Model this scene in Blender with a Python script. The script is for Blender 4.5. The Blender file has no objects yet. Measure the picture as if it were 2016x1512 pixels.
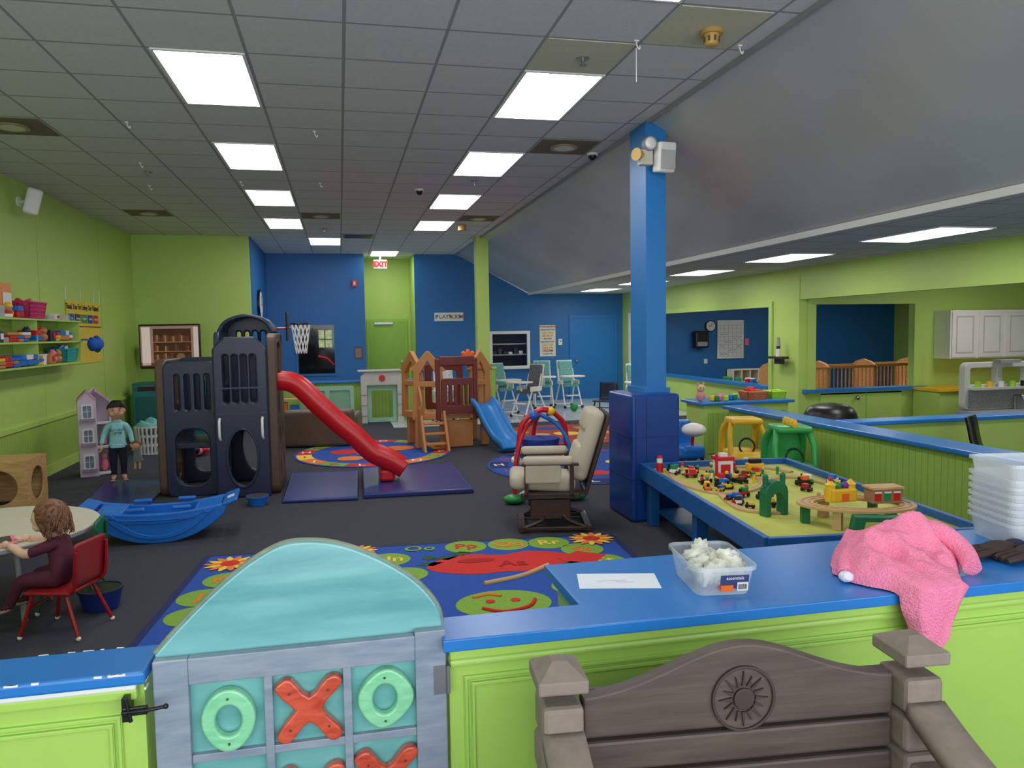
import bpy,bmesh,math,random
from mathutils import Vector,Matrix,Euler,noise
random.seed(4)
sc=bpy.context.scene
def lin(c):
    c/=255.
    return c/12.92 if c<=.04045 else ((c+.055)/1.055)**2.4
MATS={}
def newmat(name):
    m=bpy.data.materials.new(name);m.use_nodes=True
    nt=m.node_tree;p=nt.nodes["Principled BSDF"];tc=nt.nodes.new("ShaderNodeTexCoord")
    MATS[name]=m
    return m,nt,p,tc
def mixc(nt,fac,a,b):
    n=nt.nodes.new("ShaderNodeMix");n.data_type='RGBA'
    if fac is not None: nt.links.new(fac,n.inputs[0])
    for i,c in ((6,a),(7,b)):
        if isinstance(c,(tuple,list)): n.inputs[i].default_value=tuple(c[:3])+(1,)
        else: nt.links.new(c,n.inputs[i])
    return n.outputs[2]
def math_(nt,op,a,b=None,c=None):
    n=nt.nodes.new("ShaderNodeMath");n.operation=op
    for i,x in enumerate((a,b,c)):
        if x is None: continue
        if isinstance(x,(int,float)): n.inputs[i].default_value=x
        else: nt.links.new(x,n.inputs[i])
    return n.outputs[0]
def M(name,rgb=None,rough=.55,metal=0,var=.06,scale=6,bump=0,bscale=80,emit=0,trans=0,coat=0,alpha=1):
    if name in MATS: return MATS[name]
    m,nt,p,tc=newmat(name)
    c=[lin(x) for x in rgb]
    nz=nt.nodes.new("ShaderNodeTexNoise");nz.inputs['Scale'].default_value=scale;nz.inputs['Detail'].default_value=3
    nt.links.new(tc.outputs['Object'],nz.inputs['Vector'])
    col=mixc(nt,nz.outputs[0],[x*(1-var*1.5) for x in c],[min(1,x*(1+var*1.5)) for x in c])
    nt.links.new(col,p.inputs['Base Color'])
    p.inputs['Roughness'].default_value=rough;p.inputs['Metallic'].default_value=metal
    if emit:
        nt.links.new(col,p.inputs['Emission Color']);p.inputs['Emission Strength'].default_value=emit
    if trans: p.inputs['Transmission Weight'].default_value=trans;p.inputs['IOR'].default_value=1.15
    if coat: p.inputs['Coat Weight'].default_value=coat
    if alpha<1: p.inputs['Alpha'].default_value=alpha
    if bump:
        n2=nt.nodes.new("ShaderNodeTexNoise");n2.inputs['Scale'].default_value=bscale
        nt.links.new(tc.outputs['Object'],n2.inputs['Vector'])
        b=nt.nodes.new("ShaderNodeBump");b.inputs['Strength'].default_value=bump;b.inputs['Distance'].default_value=.01
        nt.links.new(n2.outputs[0],b.inputs['Height']);nt.links.new(b.outputs[0],p.inputs['Normal'])
    return m
def groove(name,rgb,pitch,axes,width=.06,dark=.72,rough=.5,off=(0,0,0),bump=.6,line=None,nz=0):
    m,nt,p,tc=newmat(name);c=[lin(x) for x in rgb]
    sx=nt.nodes.new("ShaderNodeSeparateXYZ");nt.links.new(tc.outputs['Object'],sx.inputs[0])
    res=None
    for a in axes:
        pi=pitch[a] if isinstance(pitch,(list,tuple)) else pitch
        t=math_(nt,'MULTIPLY',math_(nt,'SUBTRACT',sx.outputs[a],off[a]),1/pi)
        fr=math_(nt,'FRACT',math_(nt,'ADD',t,100.0+width/2))
        l=math_(nt,'LESS_THAN',fr,width)
        res=l if res is None else math_(nt,'MAXIMUM',res,l)
    n=nt.nodes.new("ShaderNodeTexNoise");n.inputs['Scale'].default_value=3 if not nz else nz;n.inputs['Detail'].default_value=6
    nt.links.new(tc.outputs['Object'],n.inputs['Vector'])
    base=mixc(nt,n.outputs[0],[x*.9 for x in c],[min(1,x*1.1) for x in c])
    col=mixc(nt,res,base,[lin(x) for x in line] if line else [x*dark for x in c])
    nt.links.new(col,p.inputs['Base Color']);p.inputs['Roughness'].default_value=rough
    b=nt.nodes.new("ShaderNodeBump");b.invert=True;b.inputs['Strength'].default_value=bump;b.inputs['Distance'].default_value=.008
    nt.links.new(res,b.inputs['Height']);nt.links.new(b.outputs[0],p.inputs['Normal'])
    return m
def wood(name,c1,c2,scale=(2,14,14),rough=.5,coat=0,dist=.5):
    if name in MATS:return MATS[name]
    m,nt,p,tc=newmat(name)
    mp=nt.nodes.new("ShaderNodeMapping");mp.inputs['Scale'].default_value=scale;nt.links.new(tc.outputs['Object'],mp.inputs[0])
    n=nt.nodes.new("ShaderNodeTexNoise");n.inputs['Scale'].default_value=2.5;n.inputs['Detail'].default_value=8;n.inputs['Distortion'].default_value=dist
    nt.links.new(mp.outputs[0],n.inputs['Vector'])
    cr=nt.nodes.new("ShaderNodeMapRange");cr.inputs[1].default_value=.3;cr.inputs[2].default_value=.7;nt.links.new(n.outputs[0],cr.inputs[0])
    nt.links.new(mixc(nt,cr.outputs[0],[lin(x) for x in c1],[lin(x) for x in c2]),p.inputs['Base Color'])
    p.inputs['Roughness'].default_value=rough;p.inputs['Coat Weight'].default_value=coat
    b=nt.nodes.new("ShaderNodeBump");b.inputs['Strength'].default_value=.25;b.inputs['Distance'].default_value=.004
    nt.links.new(n.outputs[0],b.inputs['Height']);nt.links.new(b.outputs[0],p.inputs['Normal'])
    return m
# ---------- builder
def rrect(x0,y0,x1,y1,r=.03,n=5):
    r=min(r,(x1-x0)/2-1e-4,(y1-y0)/2-1e-4);o=[]
    for cx,cy,a in ((x1-r,y0+r,-90),(x1-r,y1-r,0),(x0+r,y1-r,90),(x0+r,y0+r,180)):
        for i in range(n+1):
            t=math.radians(a+90*i/n);o.append((cx+r*math.cos(t),cy+r*math.sin(t)))
    return o
def ell(cx,cy,rx,ry=None,n=28):
    ry=rx if ry is None else ry
    return [(cx+rx*math.cos(2*math.pi*i/n),cy+ry*math.sin(2*math.pi*i/n)) for i in range(n)]
def smooth_path(pts,n=6):
    P=[Vector(p) for p in pts];o=[]
    for i in range(len(P)-1):
        p0=P[max(i-1,0)];p1=P[i];p2=P[i+1];p3=P[min(i+2,len(P)-1)]
        for k in range(n):
            t=k/n
            o.append(.5*((2*p1)+(p2-p0)*t+(2*p0-5*p1+4*p2-p3)*t*t+(3*p1-p0-3*p2+p3)*t**3))
    o.append(P[-1]);return o
X_,Y_,Z_=Vector((1,0,0)),Vector((0,1,0)),Vector((0,0,1))
class B:
    def __init__(s,name,loc=(0,0,0),rz=0,scale=1):
        s.n=name;s.v=[];s.f=[];s.mi=[];s.sm=[];s.mats=[]
        s.M=Matrix.Translation(loc)@Matrix.Rotation(math.radians(rz),4,'Z')@Matrix.Scale(scale,4)
    def add(s,vs,fs,m,sm=False):
        if m not in s.mats:s.mats.append(m)
        k=s.mats.index(m);o=len(s.v)
        s.v+= [s.M@Vector(v) for v in vs]
        for f in fs: s.f.append([o+i for i in f]);s.mi.append(k);s.sm.append(sm)
    def bmadd(s,bm,m,sm=False,X=None):
        bm.verts.ensure_lookup_table()
        for i,v in enumerate(bm.verts): v.index=i
        s.add([(X@v.co if X else v.co) for v in bm.verts],[[v.index for v in f.verts] for f in bm.faces],m,sm);bm.free()
    def box(s,c,sz,m,rot=(0,0,0),bev=0,seg=2,sm=False):
        bm=bmesh.new();bmesh.ops.create_cube(bm,size=1)
        for v in bm.verts: v.co=Vector((v.co.x*sz[0],v.co.y*sz[1],v.co.z*sz[2]))
        if bev: bmesh.ops.bevel(bm,geom=bm.edges[:],offset=bev,segments=seg,affect='EDGES',profile=.5)
        s.bmadd(bm,m,sm,Matrix.Translation(c)@Euler([math.radians(a) for a in rot]).to_matrix().to_4x4())
    def bx(s,x0,x1,y0,y1,z0,z1,m,bev=0):
        s.box(((x0+x1)/2,(y0+y1)/2,(z0+z1)/2),(abs(x1-x0),abs(y1-y0),abs(z1-z0)),m,bev=bev)
    def tube(s,pts,r,m,seg=8,closed=False,n=0,sm=True):
        P=smooth_path(pts,n) if n else [Vector(p) for p in pts]
        if closed:P=P+[P[0]]
        R=r if isinstance(r,(list,tuple)) else None
        vs=[];fs=[];N=len(P)
        t0=(P[1]-P[0]).normalized();u=t0.orthogonal().normalized()
        for i,p in enumerate(P):
            t=((P[min(i+1,N-1)]-P[max(i-1,0)])).normalized()
            u=(u-t*u.dot(t)).normalized();w=t.cross(u)
            rr=r if R is None else R[0]+(R[1]-R[0])*i/(N-1)
            for k in range(seg):
                a=2*math.pi*k/seg;vs.append(p+u*rr*math.cos(a)+w*rr*math.sin(a))
        for i in range(N-1):
            for k in range(seg):
                a=i*seg+k;b=i*seg+(k+1)%seg;fs.append([a,b,b+seg,a+seg])
        s.add(vs,fs,m,sm)
        if not closed: s.add(vs[:seg],[list(range(seg))[::-1]],m);s.add(vs[-seg:],[list(range(seg))],m)
    def cyl(s,a,b,r,m,r2=None,seg=20): s.tube([a,b],[r,r if r2 is None else r2],m,seg)
    def ball(s,c,r,m,seg=20,fn=None,rot=(0,0,0)):
        r=(r,r,r) if isinstance(r,(int,float)) else r
        bm=bmesh.new();bmesh.ops.create_uvsphere(bm,u_segments=seg,v_segments=max(6,seg*2//3),radius=1)
        for v in bm.verts:
            q=fn(v.co.copy()) if fn else v.co
            v.co=Vector((q[0]*r[0],q[1]*r[1],q[2]*r[2]))
        s.bmadd(bm,m,True,Matrix.Translation(c)@Euler([math.radians(a) for a in rot]).to_matrix().to_4x4())
    def _mesh(s,me,m,o,u,v,sm=False):
        o,u,v=Vector(o),Vector(u).normalized(),Vector(v).normalized();n=u.cross(v)
        s.add([o+u*q.co.x+v*q.co.y+n*q.co.z for q in me.vertices],[list(p.vertices) for p in me.polygons],m,sm);bpy.data.meshes.remove(me)
    def shape(s,loops,o,u,v,th,m,bev=0):
        cu=bpy.data.curves.new("t",'CURVE');cu.dimensions='2D';cu.fill_mode='BOTH';cu.extrude=max(th/2-bev,0)
        if bev: cu.bevel_depth=bev;cu.bevel_resolution=2;cu.offset=-bev
        for L in loops:
            sp=cu.splines.new('POLY');sp.points.add(len(L)-1)
            for i,p in enumerate(L): sp.points[i].co=(p[0],p[1],0,1)
            sp.use_cyclic_u=True
        ob=bpy.data.objects.new("t",cu);me=bpy.data.meshes.new_from_object(ob)
        s._mesh(me,m,o,u,v);bpy.data.objects.remove(ob);bpy.data.curves.remove(cu)
    def text(s,t,o,u,v,size,m,ext=.001,ax='CENTER',bold=0):
        cu=bpy.data.curves.new("t",'FONT');cu.body=t;cu.size=size;cu.extrude=ext;cu.align_x=ax;cu.align_y='CENTER';cu.offset=bold
        cu.resolution_u=3
        ob=bpy.data.objects.new("t",cu);me=bpy.data.meshes.new_from_object(ob)
        s._mesh(me,m,o,u,v);bpy.data.objects.remove(ob);bpy.data.curves.remove(cu)
    def sweep(s,path,prof,side,m,n=6,sm=True):
        P=smooth_path(path,n);vs=[];fs=[];K=len(prof);side=Vector(side).normalized()
        for i,p in enumerate(P):
            t=(P[min(i+1,len(P)-1)]-P[max(i-1,0)]).normalized();up=side.cross(t).normalized()
            if up.z<0:up=-up
            for a,b in prof: vs.append(p+side*a+up*b)
        for i in range(len(P)-1):
            for k in range(K):
                a=i*K+k;b=i*K+(k+1)%K;fs.append([a,b,b+K,a+K])
        fs.append(list(range(K)));fs.append([len(vs)-K+i for i in range(K)][::-1])
        s.add(vs,fs,m,sm)
    def skin(s,J,E,mf,sub=2):
        names=list(J);me=bpy.data.meshes.new("t")
        me.from_pydata([J[k][0] for k in names],[(names.index(a),names.index(b)) for a,b in E],[])
        ob=bpy.data.objects.new("t",me);bpy.context.collection.objects.link(ob)
        ob.modifiers.new("s",'SKIN');md=ob.modifiers.new("u",'SUBSURF');md.levels=sub
        for i,k in enumerate(names):
            sv=me.skin_vertices[0].data[i];r=J[k][1];sv.radius=r if isinstance(r,tuple) else (r,r);sv.use_root=(i==0)
        dg=bpy.context.evaluated_depsgraph_get();ev=ob.evaluated_get(dg);em=ev.to_mesh()
        groups={}
        for p in em.polygons: groups.setdefault(mf(p.center),[]).append(list(p.vertices))
        vs=[v.co.copy() for v in em.vertices]
        o=len(s.v);s.v+=[s.M@v for v in vs]
        for m,fs in groups.items():
            if m not in s.mats:s.mats.append(m)
            k=s.mats.index(m)
            for f in fs:s.f.append([o+i for i in f]);s.mi.append(k);s.sm.append(True)
        ev.to_mesh_clear();bpy.data.objects.remove(ob)
    def done(s):
        me=bpy.data.meshes.new(s.n);me.from_pydata(s.v,[],s.f)
        for m in s.mats:me.materials.append(m)
        me.polygons.foreach_set("material_index",s.mi);me.polygons.foreach_set("use_smooth",s.sm)
        bm=bmesh.new();bm.from_mesh(me);bmesh.ops.recalc_face_normals(bm,faces=bm.faces);bm.to_mesh(me);bm.free();me.update()
        ob=bpy.data.objects.new(s.n,me);bpy.context.collection.objects.link(ob);return ob
# ---------- materials
GREEN=M("paint_lime",(182,212,108),.45,var=.03,scale=1.5,bump=.05)
GREEN2=M("paint_lime_trim",(158,196,84),.4,var=.04)
BLUE=M("paint_blue",(34,108,176),.5,var=.04,scale=2,bump=.05)
BLUEC=M("paint_blue_cap",(38,120,198),.3,var=.06,scale=5)
PBLUE=M("pillar_blue",(30,116,188),.4,var=.03)
BEADY=groove("beadboard_y",(158,192,84),.07,(1,),.1,.7)  # beadboard, both directions: groove shade painted in as a darker tone
BEADX=groove("beadboard_x",(158,192,84),.07,(0,),.1,.7)
CEIL=groove("ceiling_tile",(206,208,210),(.62,.6125,1),(0,1),.035,.5,.85,off=(.08,5.4,0),bump=.3,nz=60)
CEIL2=groove("ceiling_tile_low",(195,198,198),(.62,.6125,1),(0,1),.035,.5,.85,off=(5.4,6.15,0),bump=.3,nz=60)
SLOPE=M("ceiling_slope_paint",(182,184,186),.26,var=.12,scale=.8,bump=.3,bscale=1.1)
WHITE=M("white_plastic",(232,232,230),.4,var=.02);GREYP=M("grey_plastic",(150,152,156),.5)
BLACK=M("black_plastic",(18,18,20),.35);STEEL=M("steel",(170,172,175),.3,metal=1)
CARPET=M("carpet_charcoal",(66,67,78),.95,var=.25,scale=90,bump=.8,bscale=300)
TILE=groove("floor_tile_white",(205,212,214),.4,(0,1),.025,.6,.15,bump=.2,line=(140,150,150))
LITE=newmat("troffer_glow");
def _l():
    m,nt,p,tc=LITE
    w=nt.nodes.new("ShaderNodeSeparateXYZ");nt.links.new(tc.outputs['Object'],w.inputs[0])
    s=math_(nt,'SINE',math_(nt,'MULTIPLY',w.outputs[0],42.))
    st=math_(nt,'MULTIPLY_ADD',s,1.5,11.3)
    p.inputs['Emission Color'].default_value=(1,.97,.96,1);nt.links.new(st,p.inputs['Emission Strength'])
    p.inputs['Base Color'].default_value=(.8,.8,.8,1)
_l();LITE=LITE[0]
NAVY=M("navy_plastic",(34,44,70),.38,var=.08);BRN=M("brown_plastic",(88,66,52),.45,var=.08)
RED=M("red_plastic",(205,28,38),.3);BLUEP=M("blue_plastic",(28,110,205),.35);YEL=M("yellow_plastic",(240,190,40),.4)
ORG=M("orange_plastic",(240,110,30),.4);GRN=M("green_plastic",(30,140,70),.4);LIME=M("lime_plastic",(165,215,50),.4)
PINK=M("pink_plastic",(240,120,160),.5);TAN=M("tan_plastic",(190,128,74),.5,var=.08);MAR=M("maroon_plastic",(112,42,38),.5)
SKIN=M("skin",(226,172,145),.5,var=.03);SKIN2=M("skin_fair",(240,190,170),.5,var=.03)
WOODL=wood("wood_light",(190,140,85),(222,180,125));WOODD=wood("wood_dark",(38,22,18),(62,36,28),coat=.3)
# ---------- shell
def shell():
    H=3.54
    b=B("floor");b.bx(-3.75,13.2,-1.5,19.8,-.1,0,CARPET);b.done()
    b=B("floor_tiled_area");b.shape([[(.9,13.9),(6.88,13.9),(6.88,18.18),(-1.5,18.18),(-1.5,15.4),(.9,15.4)]],(0,0,.004),X_,Y_,.006,TILE);b.done()
    b=B("ceiling");b.bx(-3.75,2.72,-1.5,18.2,H,H+.1,CEIL);b.bx(.5,1.85,18.2,19.8,H,H+.1,CEIL)
    b.add([(2.72,-1.5,H),(2.72,18.3,H),(4.5,18.3,2.62),(4.5,-1.5,2.62)],[[0,1,2,3]],SLOPE)
    b.bx(4.5,13.2,-1.5,18.3,2.6,2.7,CEIL2);b.done()
    b=B("trim_1");b.bx(4.47,4.50,-1.5,18.2,2.57,2.63,WHITE);b.done()
    b=B("trim_2");b.bx(2.70,2.73,-1.5,18.2,3.51,3.54,GREYP);b.done()
    b=B("wall_left");b.bx(-3.75,-3.61,-1.5,15.1,0,H,GREEN)
    for y in (5.6,8.1,10.6,13.1): b.bx(-3.612,-3.606,y,y+.012,.7,H,GREEN2)
    b.done()
    b=B("trim_3");b.bx(-3.61,-3.595,-1.5,15.09,.1,.66,BEADY);b.bx(-3.61,-3.575,-1.5,15.09,.66,.71,GREEN);b.done()
    b=B("baseboard_left");b.bx(-3.61,-3.58,-1.5,15.09,0,.13,GREEN);b.done()
    b=B("wall_back_green");b.bx(-3.75,-1.6,15.1,15.2,0,H,GREEN);b.bx(-3.6,-1.61,15.085,15.1,.1,.66,BEADX);b.done()
    b=B("wall_return_blue");b.bx(-1.7,-1.58,15.2,18.2,0,H,BLUE);b.done()
    b=B("wall_far_left");b.shape([[(-1.7,0),(.585,0),(.585,H),(-1.7,H)],[(-.94,.80),(-.13,.80),(-.13,1.92),(-.94,1.92)]],(0,18.25,0),X_,Z_,.1,BLUE);b.done()
    b=B("window_1");
    b.shape([rrect(-.99,.75,-.08,1.97,.01),rrect(-.94,.80,-.13,1.92,.01)],(0,18.185,0),X_,Z_,.03,BLUE)
    b.bx(-.94,-.13,18.3,18.32,.8,1.92,M("window_dark",(14,16,18),.08));b.bx(-.48,-.18,18.28,18.3,1.4,1.8,M("window_reflection_green",(150,160,120),.5,var=.6,scale=14,emit=.7))  # glowing green patch paints a reflection onto the dark pane
    b.bx(-.35,-.33,18.26,18.28,1.4,1.8,BLACK);b.bx(-.48,-.18,18.26,18.28,1.58,1.6,BLACK);b.tube([(-.5,18.27,1.2),(-.3,18.27,1.15),(-.16,18.27,1.0)],.03,RED,8,n=4);b.done()
    b=B("wall_recess");b.bx(.5,.585,18.3,19.7,0,H,GREEN);b.bx(1.745,1.85,18.3,19.7,0,H,GREEN);b.bx(.585,1.745,19.6,19.7,0,H,GREEN);b.done()
    b=B("door_1");b.bx(.66,1.66,19.54,19.59,0,2.06,GREEN2);b.bx(.72,1.6,19.52,19.55,0,2.0,M("door_green",(148,188,80),.5));b.bx(.85,1.3,19.47,19.52,1.93,1.98,STEEL);b.cyl((1.5,19.45,1.),(1.5,19.52,1.),.03,STEEL);b.done()
    b=B("wall_far_right");b.shape([[(1.745,0),(6.9,0),(6.9,2.6),(4.5,2.6),(2.72,H),(1.745,H)],[(3.56,.86),(4.44,.86),(4.44,1.65),(3.56,1.65)]],(0,18.25,0),X_,Z_,.1,BLUE);b.done()
    b=B("window_2");b.shape([rrect(3.5,.79,4.5,1.71,.005),rrect(3.57,.87,4.43,1.64,.005)],(0,18.175,0),X_,Z_,.04,WHITE)
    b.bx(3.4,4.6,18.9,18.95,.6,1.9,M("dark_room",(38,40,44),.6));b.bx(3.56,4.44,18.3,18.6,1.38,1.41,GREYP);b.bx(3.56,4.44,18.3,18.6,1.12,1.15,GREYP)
    for i in range(6): b.bx(3.62+i*.13,3.71+i*.13,18.35,18.5,1.15,1.2+random.random()*.12,random.choice([BLACK,GREYP,WHITE,NAVY]))
    b.bx(3.48,4.52,18.05,18.19,.80,.84,WHITE);b.done()
    b=B("door_2");b.shape([rrect(5.5,0,6.74,2.08,.005),rrect(5.57,.001,6.67,2.0,.005)],(0,18.18,0),X_,Z_,.03,PBLUE);b.bx(5.57,6.67,18.18,18.195,0,2.0,PBLUE);b.ball((5.68,18.14,.95),.035,STEEL);b.done()
    b=B("wall_right");
    b.shape([[(10.71,0),(18.2,0),(18.2,2.6),(10.71,2.6)],[(11.43,.70),(15.9,.70),(15.9,2.03),(11.43,2.03)]],(6.95,0,0),Y_,Z_,.1,GREEN)
    b.bx(6.9,7.02,-1.5,10.7,2.12,2.6,GREEN);b.done()
    b=B("trim_4");b.bx(6.84,7.06,11.43,15.9,.68,.73,BLUEC);b.shape([rrect(11.34,.64,16.0,2.12,.005),rrect(11.43,.70,15.9,2.03,.005)],(6.88,0,0),Y_,Z_,.03,GREEN);b.done()
    b=B("door_3");b.shape([rrect(16.5,0,17.7,2.1,.005),rrect(16.6,.001,17.6,2.0,.005)],(6.875,0,0),Y_,Z_,.04,WHITE);b.bx(6.87,6.895,16.6,17.6,0,2.0,GREEN2);b.done()
    b=B("wall_kitchen");b.shape([[(6.885,0),(13.1,0),(13.1,2.6),(6.885,2.6)],[(7.16,.70),(8.92,.70),(8.92,2.04),(7.16,2.04)]],(0,10.65,0),X_,Z_,.1,GREEN)
    b.done()
    b=B("trim_5");b.shape([rrect(7.02,.64,9.05,2.14,.005),rrect(7.16,.70,8.92,2.04,.005)],(0,10.58,0),X_,Z_,.03,GREEN);b.bx(6.95,9.1,10.5,10.74,.68,.73,BLUEC);b.done()
    b=B("door_4");b.bx(7.25,8.7,10.565,10.595,.02,.66,GREEN);b.bx(8.05,8.06,10.555,10.565,.02,.66,GREEN2);b.ball((7.87,10.52,.58),.035,STEEL);b.done()
    b=B("wall_nursery_back");b.bx(7.02,13.1,16.2,16.3,0,2.6,BLUE);b.done()
    b=B("wall_nursery_side");b.bx(13.1,13.2,-1.5,16.2,0,2.6,GREEN);b.done()
    b=B("half_wall_play_area");b.bx(4.58,4.78,2.63,8.5,.08,.72,BEADY);b.bx(4.56,4.8,2.63,8.52,0,.1,GREEN2);b.bx(4.52,4.84,2.64,8.56,.72,.76,BLUEC,.008)
    b.bx(4.84,13,6.62,6.74,0,.72,GREEN);b.bx(4.84,13,6.56,6.82,.72,.76,BLUEC,.008);b.done()
    b=B("half_wall_toy_counter");b.bx(4.5,5.7,9.0,9.5,0,.72,GREEN);b.bx(4.44,5.76,8.94,9.56,.72,.76,BLUEC,.01);b.bx(4.56,5.64,8.98,9.0,.1,.62,BEADX);b.done()
    b=B("half_wall_far");b.bx(-1.58,2.56,15.2,15.32,0,.76,BEADX);b.bx(-1.58,2.56,15.14,15.38,.76,.80,BLUEC,.008);b.done()
    b=B("post_green");b.bx(2.62,2.86,14.8,15.05,0,H,GREEN);b.bx(2.57,2.95,14.75,15.12,0,.98,BEADX);b.bx(2.55,2.97,14.73,15.13,.98,1.02,GREEN);b.done()
    GW=M("paint_lime_bright",(168,208,96),.35,var=.04,scale=3,bump=.15,bscale=20)
    b=B("half_wall_front");b.bx(.27,5.0,2.09,2.19,0,.82,GW);b.bx(.72,5.0,2.19,2.55,.74,.82,GW);b.bx(4.6,4.8,2.19,2.62,0,.8,GW)
    b.shape([[(.25,2.035),(5.05,2.035),(5.05,2.62),(.69,2.62),(.69,2.21),(.25,2.21)]],(0,0,.845),X_,Y_,.035,BLUEC,.004)
    b.bx(.27,5,2.06,2.1,.79,.83,GW,.008);b.bx(.27,5,2.07,2.1,.765,.79,GW,.01)
    for k in (0,.02):
        b.shape([rrect(.31+k,.05,4.9,.735-k,.002),rrect(.322+k,.062,4.88,.723-k,.002)],(0,2.088,0),X_,Z_,.016,GW,.003)
    b.done()
    b=B("half_wall_entry");b.bx(-3.6,-.52,2.09,2.19,0,.82,GW);b.bx(-3.6,-.505,2.035,2.22,.828,.862,BLUEC,.008);b.bx(-3.6,-.53,2.05,2.1,.812,.828,WHITE,.004);b.bx(-3.6,-.53,2.06,2.1,.78,.812,GW,.008)
    for k in (0,.02): b.shape([rrect(-3.5,.05,-.575-k,.735-k,.002),rrect(-3.49,.062,-.587-k,.723-k,.002)],(0,2.088,0),X_,Z_,.016,GW,.003)
    random.seed(8)
    for i in range(16):
        x=-random.uniform(.52,1.1);y=random.choice([2.037,2.218]);b.box((x,y,.8595),(random.uniform(.006,.03),.004,.005),WHITE,rot=(0,0,random.uniform(-12,12)))
    for z in (.835,.815): b.box((-.507,2.06,z),(.004,.03,.006),WHITE)
    b.done()
    b=B("pillar");b.bx(2.69,2.88,6.5,6.88,1.0,H-.01,PBLUE);b.bx(2.66,2.91,6.48,6.9,1.13,1.17,PBLUE)
    PAD=M("pad_vinyl_blue",(24,66,142),.28,var=.08,bump=.15,bscale=5)
    b.box((2.69,6.59,.565),(.46,.6,1.13),PAD,bev=.03,seg=3)
    for z in (.38,.75): b.bx(2.458,2.922,6.288,6.892,z,z+.006,M("seam",(12,44,100),.4))
    for x in (2.5,2.6): b.bx(x,x+.004,6.286,6.29,.03,1.1,M("seam"))
    b.done()
shell()
# ---------- ceiling fixtures
def troffer(x0,x1,y0,y1,z):
    b=B("ceiling_light_panel");b.shape([rrect(x0,y0,x1,y1,.003),rrect(x0+.02,y0+.02,x1-.02,y1-.02,.003)],(0,0,z-.006),X_,Y_,.012,WHITE)
    b.add([(x0+.02,y0+.02,z-.004),(x1-.02,y0+.02,z-.004),(x1-.02,y1-.02,z-.004),(x0+.02,y1-.02,z-.004)],[[0,1,2,3]],LITE);b.done()
H=3.54
for y in (2.95,5.4,7.86,10.31,12.76):
    troffer(-1.13,-.55,y,y+1.2,H);troffer(1.33,1.93,y,y+1.2,H)
troffer(-.54,.08,15.2,16.4,H);troffer(.74,1.36,17.5,18.6,H)
for y in (3.7,6.1,8.5,10.95,13.4,15.85): troffer(5.4,6.02,y,y+1.15,2.6)
troffer(8.2,8.8,12.6,13.8,2.6);troffer(10.2,10.8,12.6,13.8,2.6);troffer(9,9.6,8,9.2,2.6)  # unseen panels, added to light the nursery and kitchen nook
DT=M("tile_stained",(118,108,88),.9,var=.1);BT=M("tile_beige",(200,196,175),.9,var=.08,scale=90)
for i,(x,y) in enumerate(((-3.02,7.25),(-3.02,12.14),(-.54,12.14),(1.94,7.25),(1.94,12.14))):
    b=B("recessed_downlight");b.bx(x+.02,x+.6,y+.02,y+.59,H-.006,H,DT);b.cyl((x+.31,y+.3,H-.02),(x+.31,y+.3,H-.006),.14,M("downlight_trim",(150,130,100),.4))
    b.cyl((x+.31,y+.3,H-.022),(x+.31,y+.3,H-.019),.10,M("downlight_lens",(205,200,185),.3));b.done()
for x,y in ((1.34,4.8),(1.96,4.19),(-3.0,4.8)):
    b=B("ceiling_tile_beige");b.bx(x,x+.58,y,y+.585,H-.005,H,BT);b.done()
b=B("smoke_detector");YB=M("detector_amber",(190,150,80),.4);b.cyl((2.3,4.5,H-.03),(2.3,4.5,H-.005),.07,YB);b.cyl((2.3,4.5,H-.085),(2.3,4.5,H-.03),.042,YB,.05);b.ball((2.3,4.5,H-.085),(.042,.042,.016),YB)
for k in range(8):
    a=k*math.pi/4;b.box((2.3+.046*math.cos(a),4.5+.046*math.sin(a),H-.06),(.008,.012,.03),BRN,rot=(0,0,math.degrees(a)))
b.done()
b=B("smoke_detector",(2.1,13.2,0));b.cyl((0,0,H-.1),(0,0,H),.07,YB);b.done()
for x,y in ((1.66,5.1),(1.66,9.4),(-2.04,9.4),(-.2,13.9)):
    b=B("fire_sprinkler");b.cyl((x,y,H-.012),(x,y,H-.004),.045,STEEL);b.cyl((x,y,H-.05),(x,y,H-.01),.01,STEEL);b.cyl((x,y,H-.055),(x,y,H-.05),.025,STEEL);b.done()
for x,y in ((1.9,4.74),(2.6,4.7),(-.17,7.32),(-1.72,7.25),(-.18,9.76),(-2.0,8.9),(-2.2,10.2),(-1.1,9.8)):
    b=B("ceiling_hook");b.tube([(x,y,H-.01),(x+.008,y,H-.04),(x+.022,y,H-.055),(x+.026,y,H-.035)],.005,WHITE,6,n=4);b.bx(x-.015,x+.015,y-.012,y+.012,H-.01,H-.002,WHITE)
    if x==1.9:b.cyl((x,y,H-.26),(x,y,H-.05),.003,WHITE)
    b.done()
for x,y in ((1.05,10.0),(2.62,7.76)):
    b=B("dome_security_camera");b.cyl((x,y,H-.03),(x,y,H-.005),.06,WHITE);b.ball((x,y,H-.03),(.045,.045,.05),BLACK);b.done()
b=B("air_vent");b.bx(.1,.68,14.6,15.18,H-.01,H,GREYP)
for i in range(7): b.bx(.14,.64,14.65+i*.075,14.69+i*.075,H-.02,H-.01,BLACK)
b.done()
b=B("exit_sign");b.bx(.8,1.1,17.95,17.99,3.18,3.38,M("exit_body",(225,215,210),.5),.005);b.bx(.93,.97,17.96,17.98,3.38,3.53,WHITE);b.text("EXIT",(.95,17.945,3.28),X_,Z_,.16,M("exit_red",(230,10,10),.5,emit=1.4),.002,bold=.008);b.done()
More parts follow.
